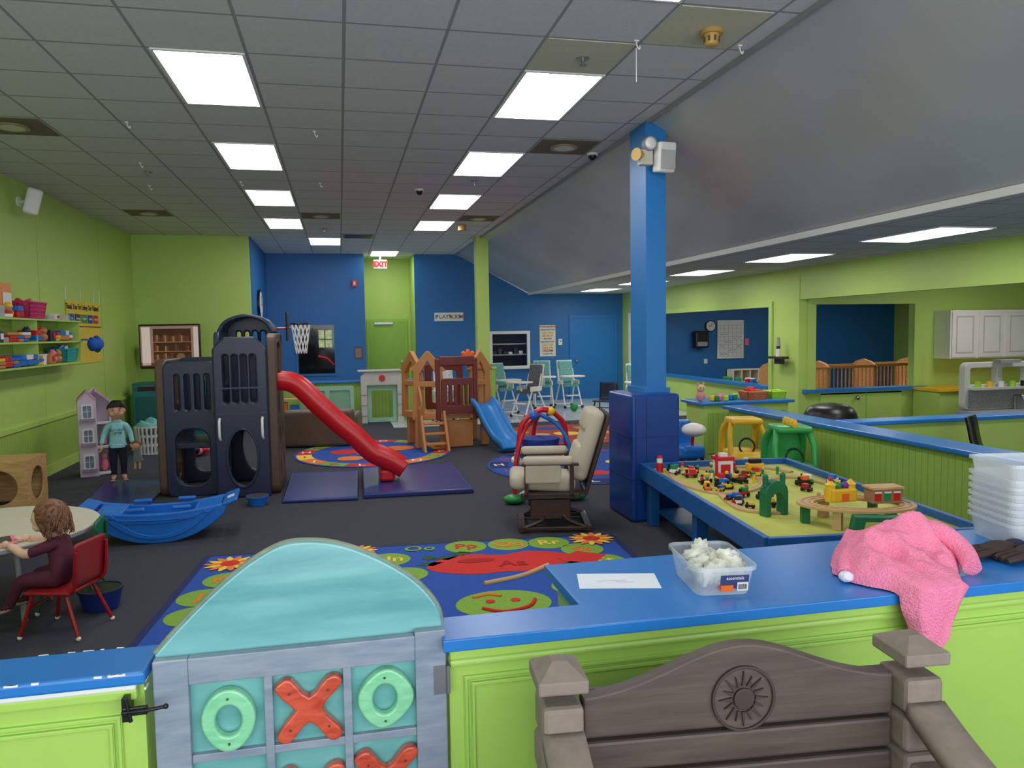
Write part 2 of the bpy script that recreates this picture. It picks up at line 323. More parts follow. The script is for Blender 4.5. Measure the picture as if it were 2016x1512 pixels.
# pillar items
b=B("loudspeaker",(2.82,6.42,3.2),8);b.box((0,-.02,0),(.17,.12,.26),WHITE,rot=(8,0,0),bev=.02);b.shape([rrect(-.07,-.11,.07,.11,.015)],(0,-.085,0),X_,Z_,.006,M("grille",(190,190,188),.7,bump=.4,bscale=400));b.bx(-.03,.03,.02,.085,-.03,.03,WHITE);b.done()
b=B("emergency_light");b.box((2.66,6.44,3.2),(.12,.08,.13),M("beige_plastic",(205,200,185),.5),bev=.01)
b.cyl((2.68,6.36,3.31),(2.68,6.42,3.31),.06,GREYP);b.ball((2.68,6.36,3.31),(.05,.02,.05),M("lamp_glass",(235,235,230),.1));b.cyl((2.56,6.40,3.22),(2.63,6.44,3.22),.055,M("amber_lamp",(200,165,90),.4),.035)
b.cyl((2.68,6.44,3.25),(2.68,6.44,3.31),.015,WHITE);b.done()
b=B("loudspeaker");b.box((-3.42,10.0,3.28),(.16,.2,.3),WHITE,rot=(0,15,20),bev=.03);b.cyl((-3.6,10.1,3.3),(-3.45,10.,3.28),.02,WHITE);b.cyl((-3.609,10.1,3.3),(-3.59,10.1,3.3),.06,WHITE);b.done()
# ---------- wall signs
def T(b,t,x,z,y,s,m,bold=.0): b.text(t,(x,y,z),X_,Z_,s,m,.0015,bold=bold)
b=B("playroom_sign");b.bx(2.19,2.88,18.17,18.195,1.97,2.17,WHITE,.005)
cols=[(60,60,60),(90,140,190),(120,160,90),(200,90,80),(90,90,90),(200,150,60),(90,150,180),(200,90,90)]
for i,ch in enumerate("PLAYROOM"): T(b,ch,2.245+i*.083,2.07,18.165,.125,M("letter_%d"%i,cols[i],.5),.004)
b.done()
b=B("rules_poster");b.bx(4.75,5.15,18.18,18.195,1.08,1.84,M("poster_cream",(226,220,200),.7))
rc=[M("pr_red",(200,70,60)),M("pr_orange",(230,140,70)),M("pr_yel",(225,180,80)),M("pr_blue",(90,150,190))]
for i,(t,s) in enumerate((("PLAYROOM RULES",.05),("SHARE YOUR TOYS",.042),("PLAY NICE",.06),("BE SILLY",.07),("USE YOUR",.045),("IMAGINATION",.052),("LAUGH",.085),("HAVE FUN",.055),("DREAM",.08),("CLEAN UP",.05))):
    T(b,t,4.95,1.80-i*.073,18.175,s,rc[(i*3)%4 if i else 0],.0015)
b.done()
b=B("fire_alarm_strobe");b.bx(.3,.42,18.16,18.195,2.78,2.94,RED,.01);b.bx(.34,.38,18.14,18.16,2.82,2.9,WHITE);b.done()
b=B("notice_sign");b.bx(.32,.5,18.185,18.198,1.12,1.4,BRN);b.bx(.34,.48,18.18,18.185,1.15,1.37,M("notice_grey",(150,120,110)));b.done()
b=B("thermostat");b.bx(5.22,5.32,18.17,18.195,1.35,1.5,WHITE,.01);b.bx(5.25,5.29,18.165,18.17,1.42,1.47,GREYP);b.done()
b=B("round_clock",(-1.57,16.3,2.32));b.cyl((0,0,0),(.04,0,0),.3,BLACK,seg=32);b.cyl((.04,0,0),(.045,0,0),.26,WHITE,seg=32);b.box((.05,0,.08),(.004,.02,.16),BLACK);b.box((.05,.06,0),(.004,.12,.02),BLACK);b.done()
b=B("values_poster");YF=M("yellow_fabric",(225,198,70),.8,bump=.2,bscale=8)
yc=12.2
b.bx(-3.606,-3.6,11.5,13.0,1.34,2.22,YF);b.bx(-3.6,-3.595,11.5,13.0,1.86,1.875,BRN);b.bx(-3.6,-3.595,11.5,13.0,1.60,1.61,GREEN2)
u=Vector((0,1,0));TXD=M("text_dark",(60,40,20))
b.text("Thank You For Living Our Values!",(-3.597,yc,2.14),u,Z_,.105,TXD,.001,bold=.002)
for i,(t,c) in enumerate((("Care",(30,80,180)),("Honesty",(60,60,60)),("Respect",(40,140,60)),("Health",(40,60,160)),("Integrity",(200,40,40)))):
    y=11.68+i*.27;b.bx(-3.6,-3.592,y-.11,y+.11,1.92,2.04,M("tag%d"%i,c));b.text(t,(-3.590,y,1.98),u,Z_,.05,WHITE,.001)
for y in (11.5,12.1,12.7,13): b.cyl((-3.6,y,2.22),(-3.6,y+.02,2.42),.004,WHITE)
b.done()
# ---------- left wall shelves
b=B("display_shelves")
for z in (1.40,1.67,1.93): b.bx(-3.605,-3.33,8.6,11.2,z-.02,z,GREEN)
for y in (9.7,11.15): b.bx(-3.605,-3.35,y,y+.02,1.4,1.93,GREEN)
b.done()
def basket(n,c,sx,sy,h,m,fill=None):
    b=B(n,c);k=1.2
    for i in range(5):
        t=i/4;a=sx/2*(1+(k-1)*t);e=sy/2*(1+(k-1)*t);b.tube([(-a,-e,h*t),(a,-e,h*t),(a,e,h*t),(-a,e,h*t)],.008 if i<4 else .014,m,6,closed=True,sm=False)
    for i in range(13):
        t=-1+2*i/12
        for sg in (-1,1):
            b.tube([(t*sx/2,sg*sy/2,0),(t*sx/2*k,sg*sy/2*k,h)],.008,m,5);b.tube([(sg*sx/2,t*sy/2,0),(sg*sx/2*k,t*sy/2*k,h)],.008,m,5)
    b.bx(-sx/2,sx/2,-sy/2,sy/2,0,.01,m)
    if fill:
        for i in range(9): b.box((random.uniform(-.3,.3)*sx,random.uniform(-.3,.3)*sy,h*.75+random.uniform(-.03,.05)),(.09,.08,.07),random.choice(fill),rot=[random.uniform(0,90) for _ in range(3)],bev=.01)
    b.done()
random.seed(5)
basket("pink_basket",(-3.47,9.78,1.945),.2,.42,.17,M("pink_basket_m",(205,40,110),.4),[WHITE,RED,ORG])
basket("teal_basket",(-3.47,10.85,1.415),.2,.34,.15,M("teal_basket_m",(40,165,160),.4),[WHITE,BLUEP])
b=B("toys_and_craft_supplies")
CLB=M("clear_bin",(220,225,228),.2,alpha=.4)
def junk(y,z,hm):
    k=random.randrange(6);w=random.uniform(.1,.2);m=random.choice([WHITE,ORG,BLUEP,RED,WOODL,BLACK,PINK,WHITE,YEL,NAVY,TAN,TAN,WHITE])
    h=random.uniform(.06,hm)
    if k==0: b.box((-3.45,y+w/2,z+h/2),(.2,w*.9,h),m,rot=(0,0,random.uniform(-8,8)),bev=.01);b.box((-3.345,y+w/2,z+h/2),(.006,w*.5,h*.5),random.choice([WHITE,YEL,RED]),rot=(0,0,0))
    elif k==1: b.cyl((-3.44,y+w/2,z),(-3.44,y+w/2,z+h),w*.4,m,w*.45);b.cyl((-3.44,y+w/2,z+h),(-3.44,y+w/2,z+h+.015),w*.48,WHITE)
    elif k==2:
        for q in range(2): b.box((-3.45,y+w/2,z+.04+q*.06),(.2,w*.95,.055),random.choice([WHITE,RED,BLUEP,TAN]),rot=(0,0,random.uniform(-8,8)),bev=.004)
    elif k==3:
        for q in range(3): b.box((-3.45,y+w/2,z+.02+q*.035),(.2,w*.95,.03),random.choice([WHITE,RED,BLUEP,YEL,TAN]),rot=(0,0,random.uniform(-12,12)))
    elif k==4:
        b.ball((-3.44,y+w/2,z+.05),(.07,.06,.055),m,12);b.ball((-3.42,y+w/2,z+.12),(.045,.045,.04),m,12);b.ball((-3.42,y+w/2-.03,z+.155),.015,m,8);b.ball((-3.42,y+w/2+.03,z+.155),.015,m,8)
    else:
        b.bx(-3.54,-3.36,y,y+w,z,z+h*.8,CLB);b.ball((-3.45,y+w/2,z+h*.4),(.06,w*.35,h*.3),m,10)
    return w+.015
for z,y0,y1,hm in ((1.402,8.7,10.5,.22),(1.672,8.7,10.8,.2),(1.932,8.7,9.35,.24),(1.932,10.12,10.7,.08)):
    y=y0
    while y<y1: y+=junk(y,z,hm)
b.bx(-3.5,-3.46,9.1,9.35,1.932,2.3,M("poster_orange",(235,150,90)));b.bx(-3.455,-3.45,9.12,9.33,1.95,2.2,WHITE)
b.done()
b=B("blue_bag",(-3.22,11.32,1.54));b.ball((0,.05,.08),(.09,.2,.1),M("blue_cloth",(30,90,190),.8),fn=lambda v:(v.x,v.y,v.z*(1+.2*math.sin(7*v.y+3*v.x))));b.tube([(0,-.1,.1),(-.04,-.15,.14),(-.1,-.2,.14)],.012,M("blue_cloth"),6,n=4);b.done()
# TV + cabinet
b=B("television",(-2.85,14.2,0),-8);b.box((0,0,1.54),(1.02,.05,.76),BLACK,bev=.012)
b.bx(-.485,.485,-.032,-.026,1.2,1.89,M("tv_wallpaper",(120,95,88),.3,emit=.8,var=.1,scale=3))
for (x0,x1,z0,z1,c) in ((-.27,.36,1.27,1.84,(50,28,22)),(-.46,-.32,1.22,1.87,(175,160,155)),(.40,.48,1.22,1.87,(165,155,150)),(-.485,.485,1.2,1.26,(80,45,32))): b.bx(x0,x1,-.035,-.031,z0,z1,M("tv%d"%c[0],c,.3,emit=.8))
for z in (1.62,1.46,1.3):
    b.bx(-.27,.36,-.038,-.034,z-.015,z,M("tvshelf",(120,80,58),.3,emit=.8))
    for i in range(17):
        if z==1.46 and i%5>1: continue
        if z==1.3 and i>8: continue
        b.bx(-.25+i*.034,-.222+i*.034,-.038,-.034,z,z+random.uniform(.08,.13),M("tvb%d"%(i%4),[(95,42,34),(120,90,58),(60,52,46),(75,34,28)][i%4],.3,emit=.8))
b.ball((.18,-.036,1.36),(.07,.004,.06),M("tv_pot",(110,80,60),.3,emit=.6),12)
b.box((0,.02,1.1),(.12,.04,.25),BLACK);b.box((0,.02,.94),(.5,.22,.02),BLACK,bev=.005);b.done()
b=B("tv_console",(-2.85,14.25,0));b.bx(-.6,.6,-.22,.25,0,.925,M("teal_paint",(30,120,125),.5));b.bx(-.55,-.02,-.235,-.22,.1,.85,M("teal_dark",(22,95,100),.5));b.bx(.02,.55,-.235,-.22,.1,.85,MATS["teal_dark"]);b.done()
b=B("teal_cabinet",(-2.72,12.75,0));b.bx(-.35,.35,-.22,.22,0,.88,MATS["teal_paint"]);b.bx(-.31,-.01,-.235,-.22,.06,.8,MATS["teal_dark"]);b.bx(.01,.31,-.235,-.22,.06,.8,MATS["teal_dark"]);b.ball((-.03,-.245,.45),.015,STEEL);b.ball((.03,-.245,.45),.015,STEEL)
b.bx(-.3,.05,-.15,.12,.88,.95,BLACK);b.bx(.1,.3,-.1,.1,.88,1.0,GREYP);b.done()
b=B("laundry_basket",(-2.76,12.05,0));WB=M("white_basket",(222,225,228),.4)
b.shape([ell(0,0,.2,.16),ell(0,0,.19,.15)],(0,0,.4),X_,Y_,.03,WB)
for i in range(20):
    a=i*math.pi/10;b.tube([(.15*math.cos(a),.12*math.sin(a),0),(.195*math.cos(a),.155*math.sin(a),.4)],.018,WB,5)
for z,k in ((.01,.76),(.14,.84),(.27,.92)): b.shape([ell(0,0,.2*k,.16*k),ell(0,0,.19*k,.15*k)],(0,0,z),X_,Y_,.04,WB)
b.ball((0,0,.4),(.17,.14,.1),M("aqua_cloth",(120,190,195),.9),fn=lambda v:(v.x*(1+.15*math.sin(9*v.z)),v.y,v.z*(1+.4*math.sin(5*v.x+4*v.y))));b.done()
b=B("electrical_box");b.bx(-3.5,-3.12,14.9,15.08,1.38,1.58,GREEN);b.bx(-3.48,-3.14,14.89,14.9,1.4,1.56,GREEN2);b.cyl((-3.3,15.0,1.58),(-3.3,15.0,1.7),.015,BLACK);b.done()
b=B("wooden_cube_chair",(-3.34,8.72,0),0,.86);b.shape([rrect(-.3,0,.3,.55,.01),ell(0,.27,.2)],(.29,0,0),Y_,Z_,.02,WOODL)
b.shape([rrect(-.3,0,.3,.55,.01),ell(0,.27,.2)],(0,-.31,0),X_,Z_,.02,WOODL);b.bx(-.28,.28,.29,.31,0,.55,WOODL);b.bx(-.3,-.28,-.3,.3,0,.55,WOODL);b.bx(-.3,.3,-.32,.32,.55,.57,WOODL);b.done()
# ---------- people
EYE=M("eye_dark",(35,22,18),.2);LIP=M("lip",(190,100,95),.5)
def hand(b,w,d,side,mt,s=1.,curl=.5):
    w=Vector(w);d=Vector(d).normalized();side=Vector(side).normalized();pn=d.cross(side).normalized()
    b.ball(w+d*.028*s,(.02*s,.02*s,.026*s),mt,10)
    b.tube([w,w+d*.045*s],[.016*s,.02*s],mt,8)
    for i,L in enumerate((.036,.042,.038,.03)):
        o=w+d*.045*s+side*(.0165-.011*i)*s
        m1=o+d*L*.5*s+pn*curl*.2*L*s;e=m1+d*L*.45*s*(1-curl*.5)+pn*curl*L*.6*s
        b.tube([o,m1,e],[.0062*s,.0045*s],mt,6,n=2)
    o=w+d*.018*s+side*.015*s;b.tube([o,o+side*.016*s+d*.015*s,o+side*.018*s+d*.032*s+pn*.006*s],[.0075*s,.005*s],mt,6,n=2)
def head(b,c,s,mt,hair,tilt=(0,0,0)):
    old=b.M;b.M=b.M@Matrix.Translation(c)@Euler([math.radians(a) for a in tilt]).to_matrix().to_4x4()@Matrix.Scale(s,4)
    def hf(v):
        x,y,z=v
        if z<0: x*=1+.16*z;y=y*(1+.1*z) if y<0 else y*(1+.35*z)
        return (x,y,z)
    b.ball((0,0,0),(.84,.92,1.),mt,28,fn=hf)
    b.ball((0,-.91,-.24),(.085,.085,.08),mt,10);b.ball((0,-.88,-.12),(.05,.05,.14),mt,8)
    for sx in (-1,1):
        b.ball((sx*.3,-.83,.0),(.12,.05,.052),M("eye_white",(235,232,228),.2),12,rot=(0,0,sx*18));b.ball((sx*.3,-.868,.0),(.055,.025,.052),EYE,10,rot=(0,0,sx*18))
        b.tube([(sx*.16,-.885,.15),(sx*.31,-.86,.19),(sx*.46,-.77,.14)],.018,hair,6,n=3)
        b.tube([(sx*.18,-.875,.04),(sx*.3,-.88,.065),(sx*.42,-.82,.03)],.012,hair,6,n=3)
        b.ball((sx*.83,.05,-.1),(.07,.14,.2),mt,12)
        b.ball((sx*.36,-.5,-.32),(.32,.29,.3),mt,16)
    b.tube([(-.15,-.79,-.49),(0,-.845,-.505),(.15,-.79,-.49)],.028,LIP,6,n=3)
    return old
def boy(loc,rz):
    b=B("boy",loc,rz,1.0);SH=M("shirt_aqua",(150,212,220),.85,bump=.15,bscale=30);PT=M("pants_navy",(28,32,52),.9);HR=M("hair_black",(26,20,18),.6,var=.3,scale=60)
    J={'pel':((0,0,.42),(.082,.066)),'bel':((0,-.015,.5),(.086,.07)),'che':((0,-.005,.59),(.09,.066)),'nb':((0,0,.665),(.055,.046)),'nk':((0,-.004,.70),.036),'nt':((0,-.006,.74),.036)}
    for s,n in ((-1,'r'),(1,'l')):
        J.update({'sh'+n:((s*.095,0,.648),.04),'el'+n:((s*.14,.012,.54),.033),'wr'+n:(((s*.17 if s<0 else .155),-.05,.435),.025),
        'hp'+n:((s*.052,0,.37),.06),'kn'+n:((s*.055,-.012,.22),.045),'an'+n:((s*.05,.012,.055),.03),'to'+n:((s*.065,-.07,.022),.021)})
    E=[('pel','bel'),('bel','che'),('che','nb'),('nb','nk'),('nk','nt')]
    for n in 'rl':E+=[('nb','sh'+n),('sh'+n,'el'+n),('el'+n,'wr'+n),('pel','hp'+n),('hp'+n,'kn'+n),('kn'+n,'an'+n),('an'+n,'to'+n)]
    b.skin(J,E,lambda c: SKIN if (c.z>.70 or c.z<.07) else (PT if (c.z<.41 and abs(c.x)<.13) else SH))
    for s in (-1,1):
        w=J['wrr' if s<0 else 'wrl'][0];hand(b,w,(s*.1,-.15,-1),(-s*.3,-1,0),SKIN,1.1)
        for k in range(5): b.ball((s*(.05+.009*k),-.09+.004*k,.012),(.007,.014,.008),SKIN,8)
        b.tube([(s*.051+.036*math.cos(a),.01+.036*math.sin(a),.078) for a in [i*math.pi/8 for i in range(16)]],.008,PT,6,closed=True)
    b.tube([(.05*math.cos(a),.044*math.sin(a)-.003,.70) for a in [i*math.pi/8 for i in range(16)]],.008,SH,6,closed=True)
    b.shape([ell(0,0,.098,.082)],(0,-.004,.41),X_,Y_,.045,SH,.01)
    for i,t in enumerate(("BUT FIRST","LET ME")): b.text(t,(0,-.088,.60-i*.035),X_,Z_,.032,M("print_navy",(40,70,110)),.004)
    old=head(b,(0,-.012,.828),.112,SKIN,HR,(-2,0,0))
    def cap(v):
        lim=.42 if v.y<-.35 else (.0 if v.y<.25 else -.45)
        k=1.0 if v.z>lim else .86
        return (v.x*k,v.y*k,v.z)
    b.ball((0,.02,.06),(.9,.96,1.0),HR,40,fn=cap)
    random.seed(1)
    for i in range(26):
        x=-.74+i*.059;zz=.36+random.uniform(-.06,.05)-abs(x)*.12
        b.tube([(x*.5+.05,-.35,.96),(x*.8,-.74,.78-abs(x)*.15),(x,-.92+abs(x)**2*.42,zz)],[.1,.03],HR,6,n=3)
    b.M=old;b.done()
boy((-2.59,9.78,.026),15)
b=B("toy_doll",(-2.36,9.66,.02));b.ball((0,0,.42),(.05,.04,.05),SKIN);b.ball((0,.01,.43),(.055,.045,.05),M("doll_hair",(120,80,50)));b.tube([(0,0,.38),(.01,0,.24)],[.03,.06],M("grey_cloth",(120,125,135),.9),10);b.tube([(-.02,0,.25),(-.02,-.01,.15)],.014,SKIN,6);b.tube([(.03,0,.25),(.03,-.01,.15)],.014,SKIN,6);b.tube([(-.02,0,.36),(-.06,-.01,.44)],.012,SKIN,6);b.tube([(.02,0,.36),(.05,0,.3)],.012,SKIN,6);b.done()
CH=(-1.62,4.86,0);CR=-107
def kid_chair(n,loc,rz,m,lm,s=1.):
    b=B(n,loc,rz,s)
    b.box((0,0,.262),(.3,.28,.022),m,bev=.01,seg=3)
    b.sweep([(0,.1,.265),(0,.145,.29),(0,.16,.36),(0,.175,.54)],[(-.14,0),(-.1,.012),(.1,.012),(.14,0),(.14,-.012),(.1,-.002),(-.1,-.002),(-.14,-.012)],(1,0,0),m)
    for sx in (-1,1):
        b.tube([(sx*.12,-.1,.25),(sx*.16,-.16,0.012)],.011,lm,8);b.tube([(sx*.12,.1,.25),(sx*.16,.19,.012)],.011,lm,8)
        b.tube([(sx*.125,.1,.25),(sx*.14,.17,.3),(sx*.14,.19,.5)],.01,lm,8,n=3)
        b.ball((sx*.16,-.16,.014),.014,WHITE,8);b.ball((sx*.16,.19,.014),.014,WHITE,8)
    b.tube([(-.135,-.125,.17),(.135,-.125,.17)],.008,lm,6);b.done()
RCH=M("chair_red",(150,28,38),.4)
kid_chair("kids_chair_red",CH,CR,RCH,M("leg_red",(160,22,28),.3))
kid_chair("kids_chair_green",(-1.72,5.32,0),-85,M("chair_green",(30,110,75),.4),M("leg_green",(25,90,60),.3))
kid_chair("kids_chair_blue",(-2.75,6.3,0),20,NAVY,STEEL)
def girl(CH,CR):
    b=B("girl",CH,CR);TP=M("pajama_maroon",(88,34,56),.9,var=.25,scale=40,bump=.1);HR=M("hair_brown",(118,78,56),.6,var=.35,scale=40)
    J={'pel':((0,.03,.345),(.085,.07)),'bel':((0,.015,.41),(.082,.066)),'che':((0,-.005,.475),(.078,.06)),'nb':((0,-.02,.54),(.045,.038)),'nk':((0,-.03,.575),.032),'nt':((0,-.04,.6),.032)}
    for s,n in ((-1,'r'),(1,'l')):
        J.update({'sh'+n:((s*.08,-.015,.52),.036),'el'+n:((s*.125,-.13,.48),.029),'wr'+n:((s*.085,-.25,.527),.022),
        'hp'+n:((s*.05,-.01,.325),.055),'kn'+n:((s*.075,-.2,.32),.044),'an'+n:((s*.07,-.29,.15),.028),'to'+n:((s*.075,-.375,.125),.018)})
    E=[('pel','bel'),('bel','che'),('che','nb'),('nb','nk'),('nk','nt')]
    for n in 'rl':E+=[('nb','sh'+n),('sh'+n,'el'+n),('el'+n,'wr'+n),('pel','hp'+n),('hp'+n,'kn'+n),('kn'+n,'an'+n),('an'+n,'to'+n)]
    b.skin(J,E,lambda c: SKIN2 if (c.z>.565 or (c.z>.44 and c.y<-.1) or c.z<.15) else TP)
    for s in (-1,1):
        hand(b,(s*.085,-.25,.527),(-s*.3,-1,.0),(-s,-.3,0),SKIN2,.9,.2)
        for k in range(5): b.ball((s*(.062+.008*k),-.392+.004*k,.12),(.007,.013,.008),SKIN2,8)
        b.tube([(s*.068+.032*math.cos(a),-.293+.034*math.sin(a),.158+.012*math.sin(a)) for a in [i*math.pi/8 for i in range(16)]],.008,TP,6,closed=True)
    old=head(b,(0,-.06,.665),.1,SKIN2,HR,(12,0,0))
    b.ball((0,.14,.1),(.93,.93,1.0),HR,32,fn=lambda v:(v.x,v.y,v.z) if not(v.y<-.4 and v.z<.5) else (v.x*.8,v.y*.72,v.z*.8))
    random.seed(2)
    for i in range(190):
        a=math.radians(random.uniform(-15,195));x=.86*math.cos(a);y=.2+.8*math.sin(a);z0=random.uniform(-.3,.85);r0=math.sqrt(max(.1,1-(z0)**2*.75));ph=random.uniform(0,6)
        pts=[(x*r0*1.05+.08*math.sin(k*1.3+ph),y*r0*1.05+.08*math.cos(k*1.3+ph),z0-.15*k) for k in range(7)]
        b.tube(pts,[.06,.025],HR,5,n=2)
    b.M=old;b.done()
girl(CH,CR)
b=B("round_kids_table",(-2.25,5.42,0));TT=M("table_top_beige",(210,204,188),.35,var=.05);b.shape([ell(0,0,.66,.66,48)],(0,0,.49),X_,Y_,.03,TT,.004);b.shape([ell(0,0,.665,.665,48),ell(0,0,.65,.65,48)],(0,0,.487),X_,Y_,.02,GREYP)
for a in (45,135,225,315):
    c,s=math.cos(math.radians(a)),math.sin(math.radians(a));b.tube([(c*.42,s*.42,.47),(c*.48,s*.48,0)],.018,GREYP,10)
b.done()
b=B("tablet_computer",(-2.04,5.0,.507),25);b.box((0,0,.006),(.26,.2,.012),M("pink_case",(240,130,150),.5),bev=.004);b.box((0,0,.0135),(.21,.15,.002),M("tablet_screen",(70,75,85),.1));b.done()
b=B("blue_bucket",(-1.52,5.2,0));b.tube([(0,0,.004),(0,0,.13)],[.1,.13],M("bucket_blue",(25,50,130),.35),24);b.shape([ell(0,0,.135),ell(0,0,.12)],(0,0,.13),X_,Y_,.012,NAVY);b.cyl((0,0,.12),(0,0,.132),.118,BLACK);b.done()
# ---------- dollhouse
b=B("dollhouse",(-3.0,10.45,0),18);PL=M("lilac",(205,190,206),.6);PW=M("dh_white",(225,220,225),.6);PK=M("dh_pinkroof",(205,150,180),.6)
b.shape([[(-.2,0),(0,0),(0,.95),(-.1,1.06),(-.2,.95)]]+[rrect(-.15,z,-.05,z+.16,.02) for z in (.1,.42,.72)],(0,-.15,0),X_,Z_,.02,PL)
b.shape([[(-.2,0),(.16,0),(.16,.9),(-.02,1.08),(-.2,.92)]],(0,.14,0),X_,Z_,.02,PL)
for z in (.01,.34,.64): b.bx(-.2,.16,-.14,.14,z,z+.02,PW)
b.bx(-.205,-.185,-.15,.14,0,.93,PL);b.bx(.145,.165,-.02,.14,0,.9,PL);b.box((-.145,-.01,1.0),(.14,.32,.02),PK,rot=(0,-48,0));b.box((-.05,-.01,1.0),(.14,.32,.02),PK,rot=(0,48,0));b.box((.08,.06,.98),(.24,.16,.02),PK,rot=(0,42,0))
for z in (.1,.42,.72):
    b.shape([rrect(-.165,z-.015,-.035,z+.175,.02),rrect(-.145,z+.005,-.055,z+.155,.02)],(0,-.165,0),X_,Z_,.015,PW);b.bx(-.103,-.097,-.17,-.155,z,z+.16,PW);b.bx(-.15,-.05,-.17,-.155,z+.08,z+.086,PW);b.bx(-.15,-.05,-.12,-.118,z,z+.16,M("dh_win",(130,150,170),.3))
    b.box((-.1,-.19,z-.02),(.16,.05,.035),M("dh_box",(150,130,150)));
for x in [-.19+.03*i for i in range(7)]: b.cyl((x,-.165,.655),(x,-.165,.7),.005,PW,seg=6)
b.box((.07,.03,.42),(.08,.08,.1),PINK,bev=.02);b.ball((.07,.02,.12),(.05,.04,.09),PINK,10);b.ball((.07,.02,.22),.04,SKIN,10);b.done()
b=B("stuffed_toys_pile",(-2.1,11.6,0))
random.seed(6)
for i in range(12): b.ball((random.uniform(-.3,.3),random.uniform(-.2,.2),.06+random.random()*.05),(.08,.06,.06),random.choice([RED,BLACK,PINK,WHITE]),10)
b.done()
# ---------- climbing tower
def play():
    b=B("toddler_climbing_tower")
    slots=lambda xs,z0,z1,w=.05:[rrect(x,z0,x+w,z1,w/2) for x in xs]
    b.shape([rrect(-.27,0,.27,1.44,.08)]+slots((-.16,-.06,.04,.14),.92,1.3)+[rrect(-.17,.12,.17,.72,.14)],(-1.56,8.68,0),X_,Z_,.07,NAVY,.015)
    b.shape([[(-.27,0),(.27,0)]+[(.27-.02*t,1.56+.03*t) for t in (0,1,2)]+[(.15,1.69),(-.15,1.69)]+[(-.27+.02*t,1.56+.03*t) for t in (2,1,0)]]+slots((-.17,-.08,.01,.10),1.0,1.5,.055)+[ell(0,.42,.15,.3)],(-1.03,8.47,0),X_,Z_,.09,NAVY,.02)
    b.shape([ell(0,.42,.17,.32),ell(0,.42,.145,.295)],(-1.03,8.42,0),X_,Z_,.03,NAVY,.008)
    for x in (-1.245,-.82): b.tube([(x,8.42,.62),(x,8.37,.66),(x,8.37,.8),(x,8.42,.84)],.014,WHITE,8,n=4)
    for z in (.88,1.15): b.bx(-1.28,-.78,8.415,8.425,z,z+.015,M("navy_edge",(45,58,92),.4))
    b.shape([rrect(8.66,0,9.62,1.46,.12)]+[rrect(8.85,.12,9.4,.7,.2)]+slots((8.85,9.05,9.25),.95,1.3,.09),(-1.86,0,0),Y_,Z_,.1,BRN,.02)
    b.shape([rrect(8.5,0,9.46,1.72,.1)]+[ell(8.72,z,.08,.11) for z in (.25,.6,.95)]+[ell(9.2,z,.08,.11) for z in (.25,.6)]+[rrect(8.68,1.16,9.2,1.62,.08)],(-.72,0,0),Y_,Z_,.1,BRN,.02)
    b.shape([rrect(-.56,0,.0,1.46,.08)]+slots((-.45,-.33,-.21),.9,1.3,.06)+[rrect(-.42,.12,-.12,.7,.12)],(-1.28,9.55,0),X_,Z_,.07,NAVY,.015)
    b.shape([[(-.28,0),(.28,0),(.28,1.78),(.2,1.88),(.08,1.93),(-.08,1.93),(-.2,1.88),(-.28,1.78)]]+slots((-.17,-.08,.01,.10),1.45,1.75,.05)+[ell(0,.42,.15,.3)],(-1.0,9.45,0),X_,Z_,.09,NAVY,.02)
    b.shape([rrect(8.7,.0,9.5,1.75,.1),rrect(8.85,.1,9.3,.7,.1),rrect(8.8,1.1,9.35,1.6,.1)],(-1.29,0,0),Y_,Z_,.06,NAVY,.015)
    b.bx(-1.26,-.76,8.54,9.4,.86,.92,NAVY,.01);b.bx(-1.8,-1.32,8.74,9.5,.5,.56,NAVY,.01)
    b.sweep([(-1.28,9.0,1.72),(-1.2,9.0,1.84),(-1.0,9.0,1.9),(-.82,9.0,1.84),(-.74,9.0,1.72)],[(.42,0),(.42,.04),(-.1,.04),(-.1,0)],(0,1,0),NAVY)
    pr=[(-.23,.14),(-.2,.16),(-.17,.14),(-.15,.02),(.15,.02),(.17,.14),(.2,.16),(.23,.14),(.2,-.03),(-.2,-.03)]
    b.sweep([(-.7,8.84,1.14),(-.52,8.83,1.1),(-.3,8.81,.88),(-.1,8.8,.68),(.08,8.78,.52),(.28,8.76,.32),(.48,8.74,.22),(.62,8.72,.13)],pr,(.03,1,0),RED)
    b.box((.47,8.75,.125),(.17,.4,.13),RED,rot=(0,0,0),bev=.03)
    b.box((-.6,9.42,1.8),(.02,.3,.34),BLACK,bev=.01)
    b.cyl((-.72,9.46,1.78),(-.56,9.46,1.78),.012,RED)
    b.tube([(-.45+.11*math.cos(a),9.45+.11*math.sin(a),1.83) for a in [i*math.pi/8 for i in range(16)]],.01,BLACK,6,closed=True)
    for i in range(12):
        for sg in (1,-1):
            pts=[(-.45+(.11-.05*k/4)*math.cos(i*math.pi/6+sg*k*.26),9.45+(.11-.05*k/4)*math.sin(i*math.pi/6+sg*k*.26),1.82-.085*k) for k in range(5)]
            b.tube(pts,.005,WHITE,4)
    b.done()
play()
MAT=M("mat_vinyl_navy",(42,52,118),.3,var=.08,bump=.2,bscale=4);MAT2=M("mat_edge",(58,84,160),.4)
def mat(n,pts,z=.04,rz=0):
    b=B(n);b.shape([pts],(0,0,z/2+.002),X_,Y_,z,MAT,.012 if z>.03 else .004)
    c=[sum(p[0] for p in pts)/4,sum(p[1] for p in pts)/4];q=[(c[0]+(p[0]-c[0])*.96,c[1]+(p[1]-c[1])*.96) for p in pts];q2=[(c[0]+(p[0]-c[0])*.95,c[1]+(p[1]-c[1])*.953) for p in pts]
    b.shape([q,q2],(0,0,z+.003),X_,Y_,.003,MAT2);b.done()
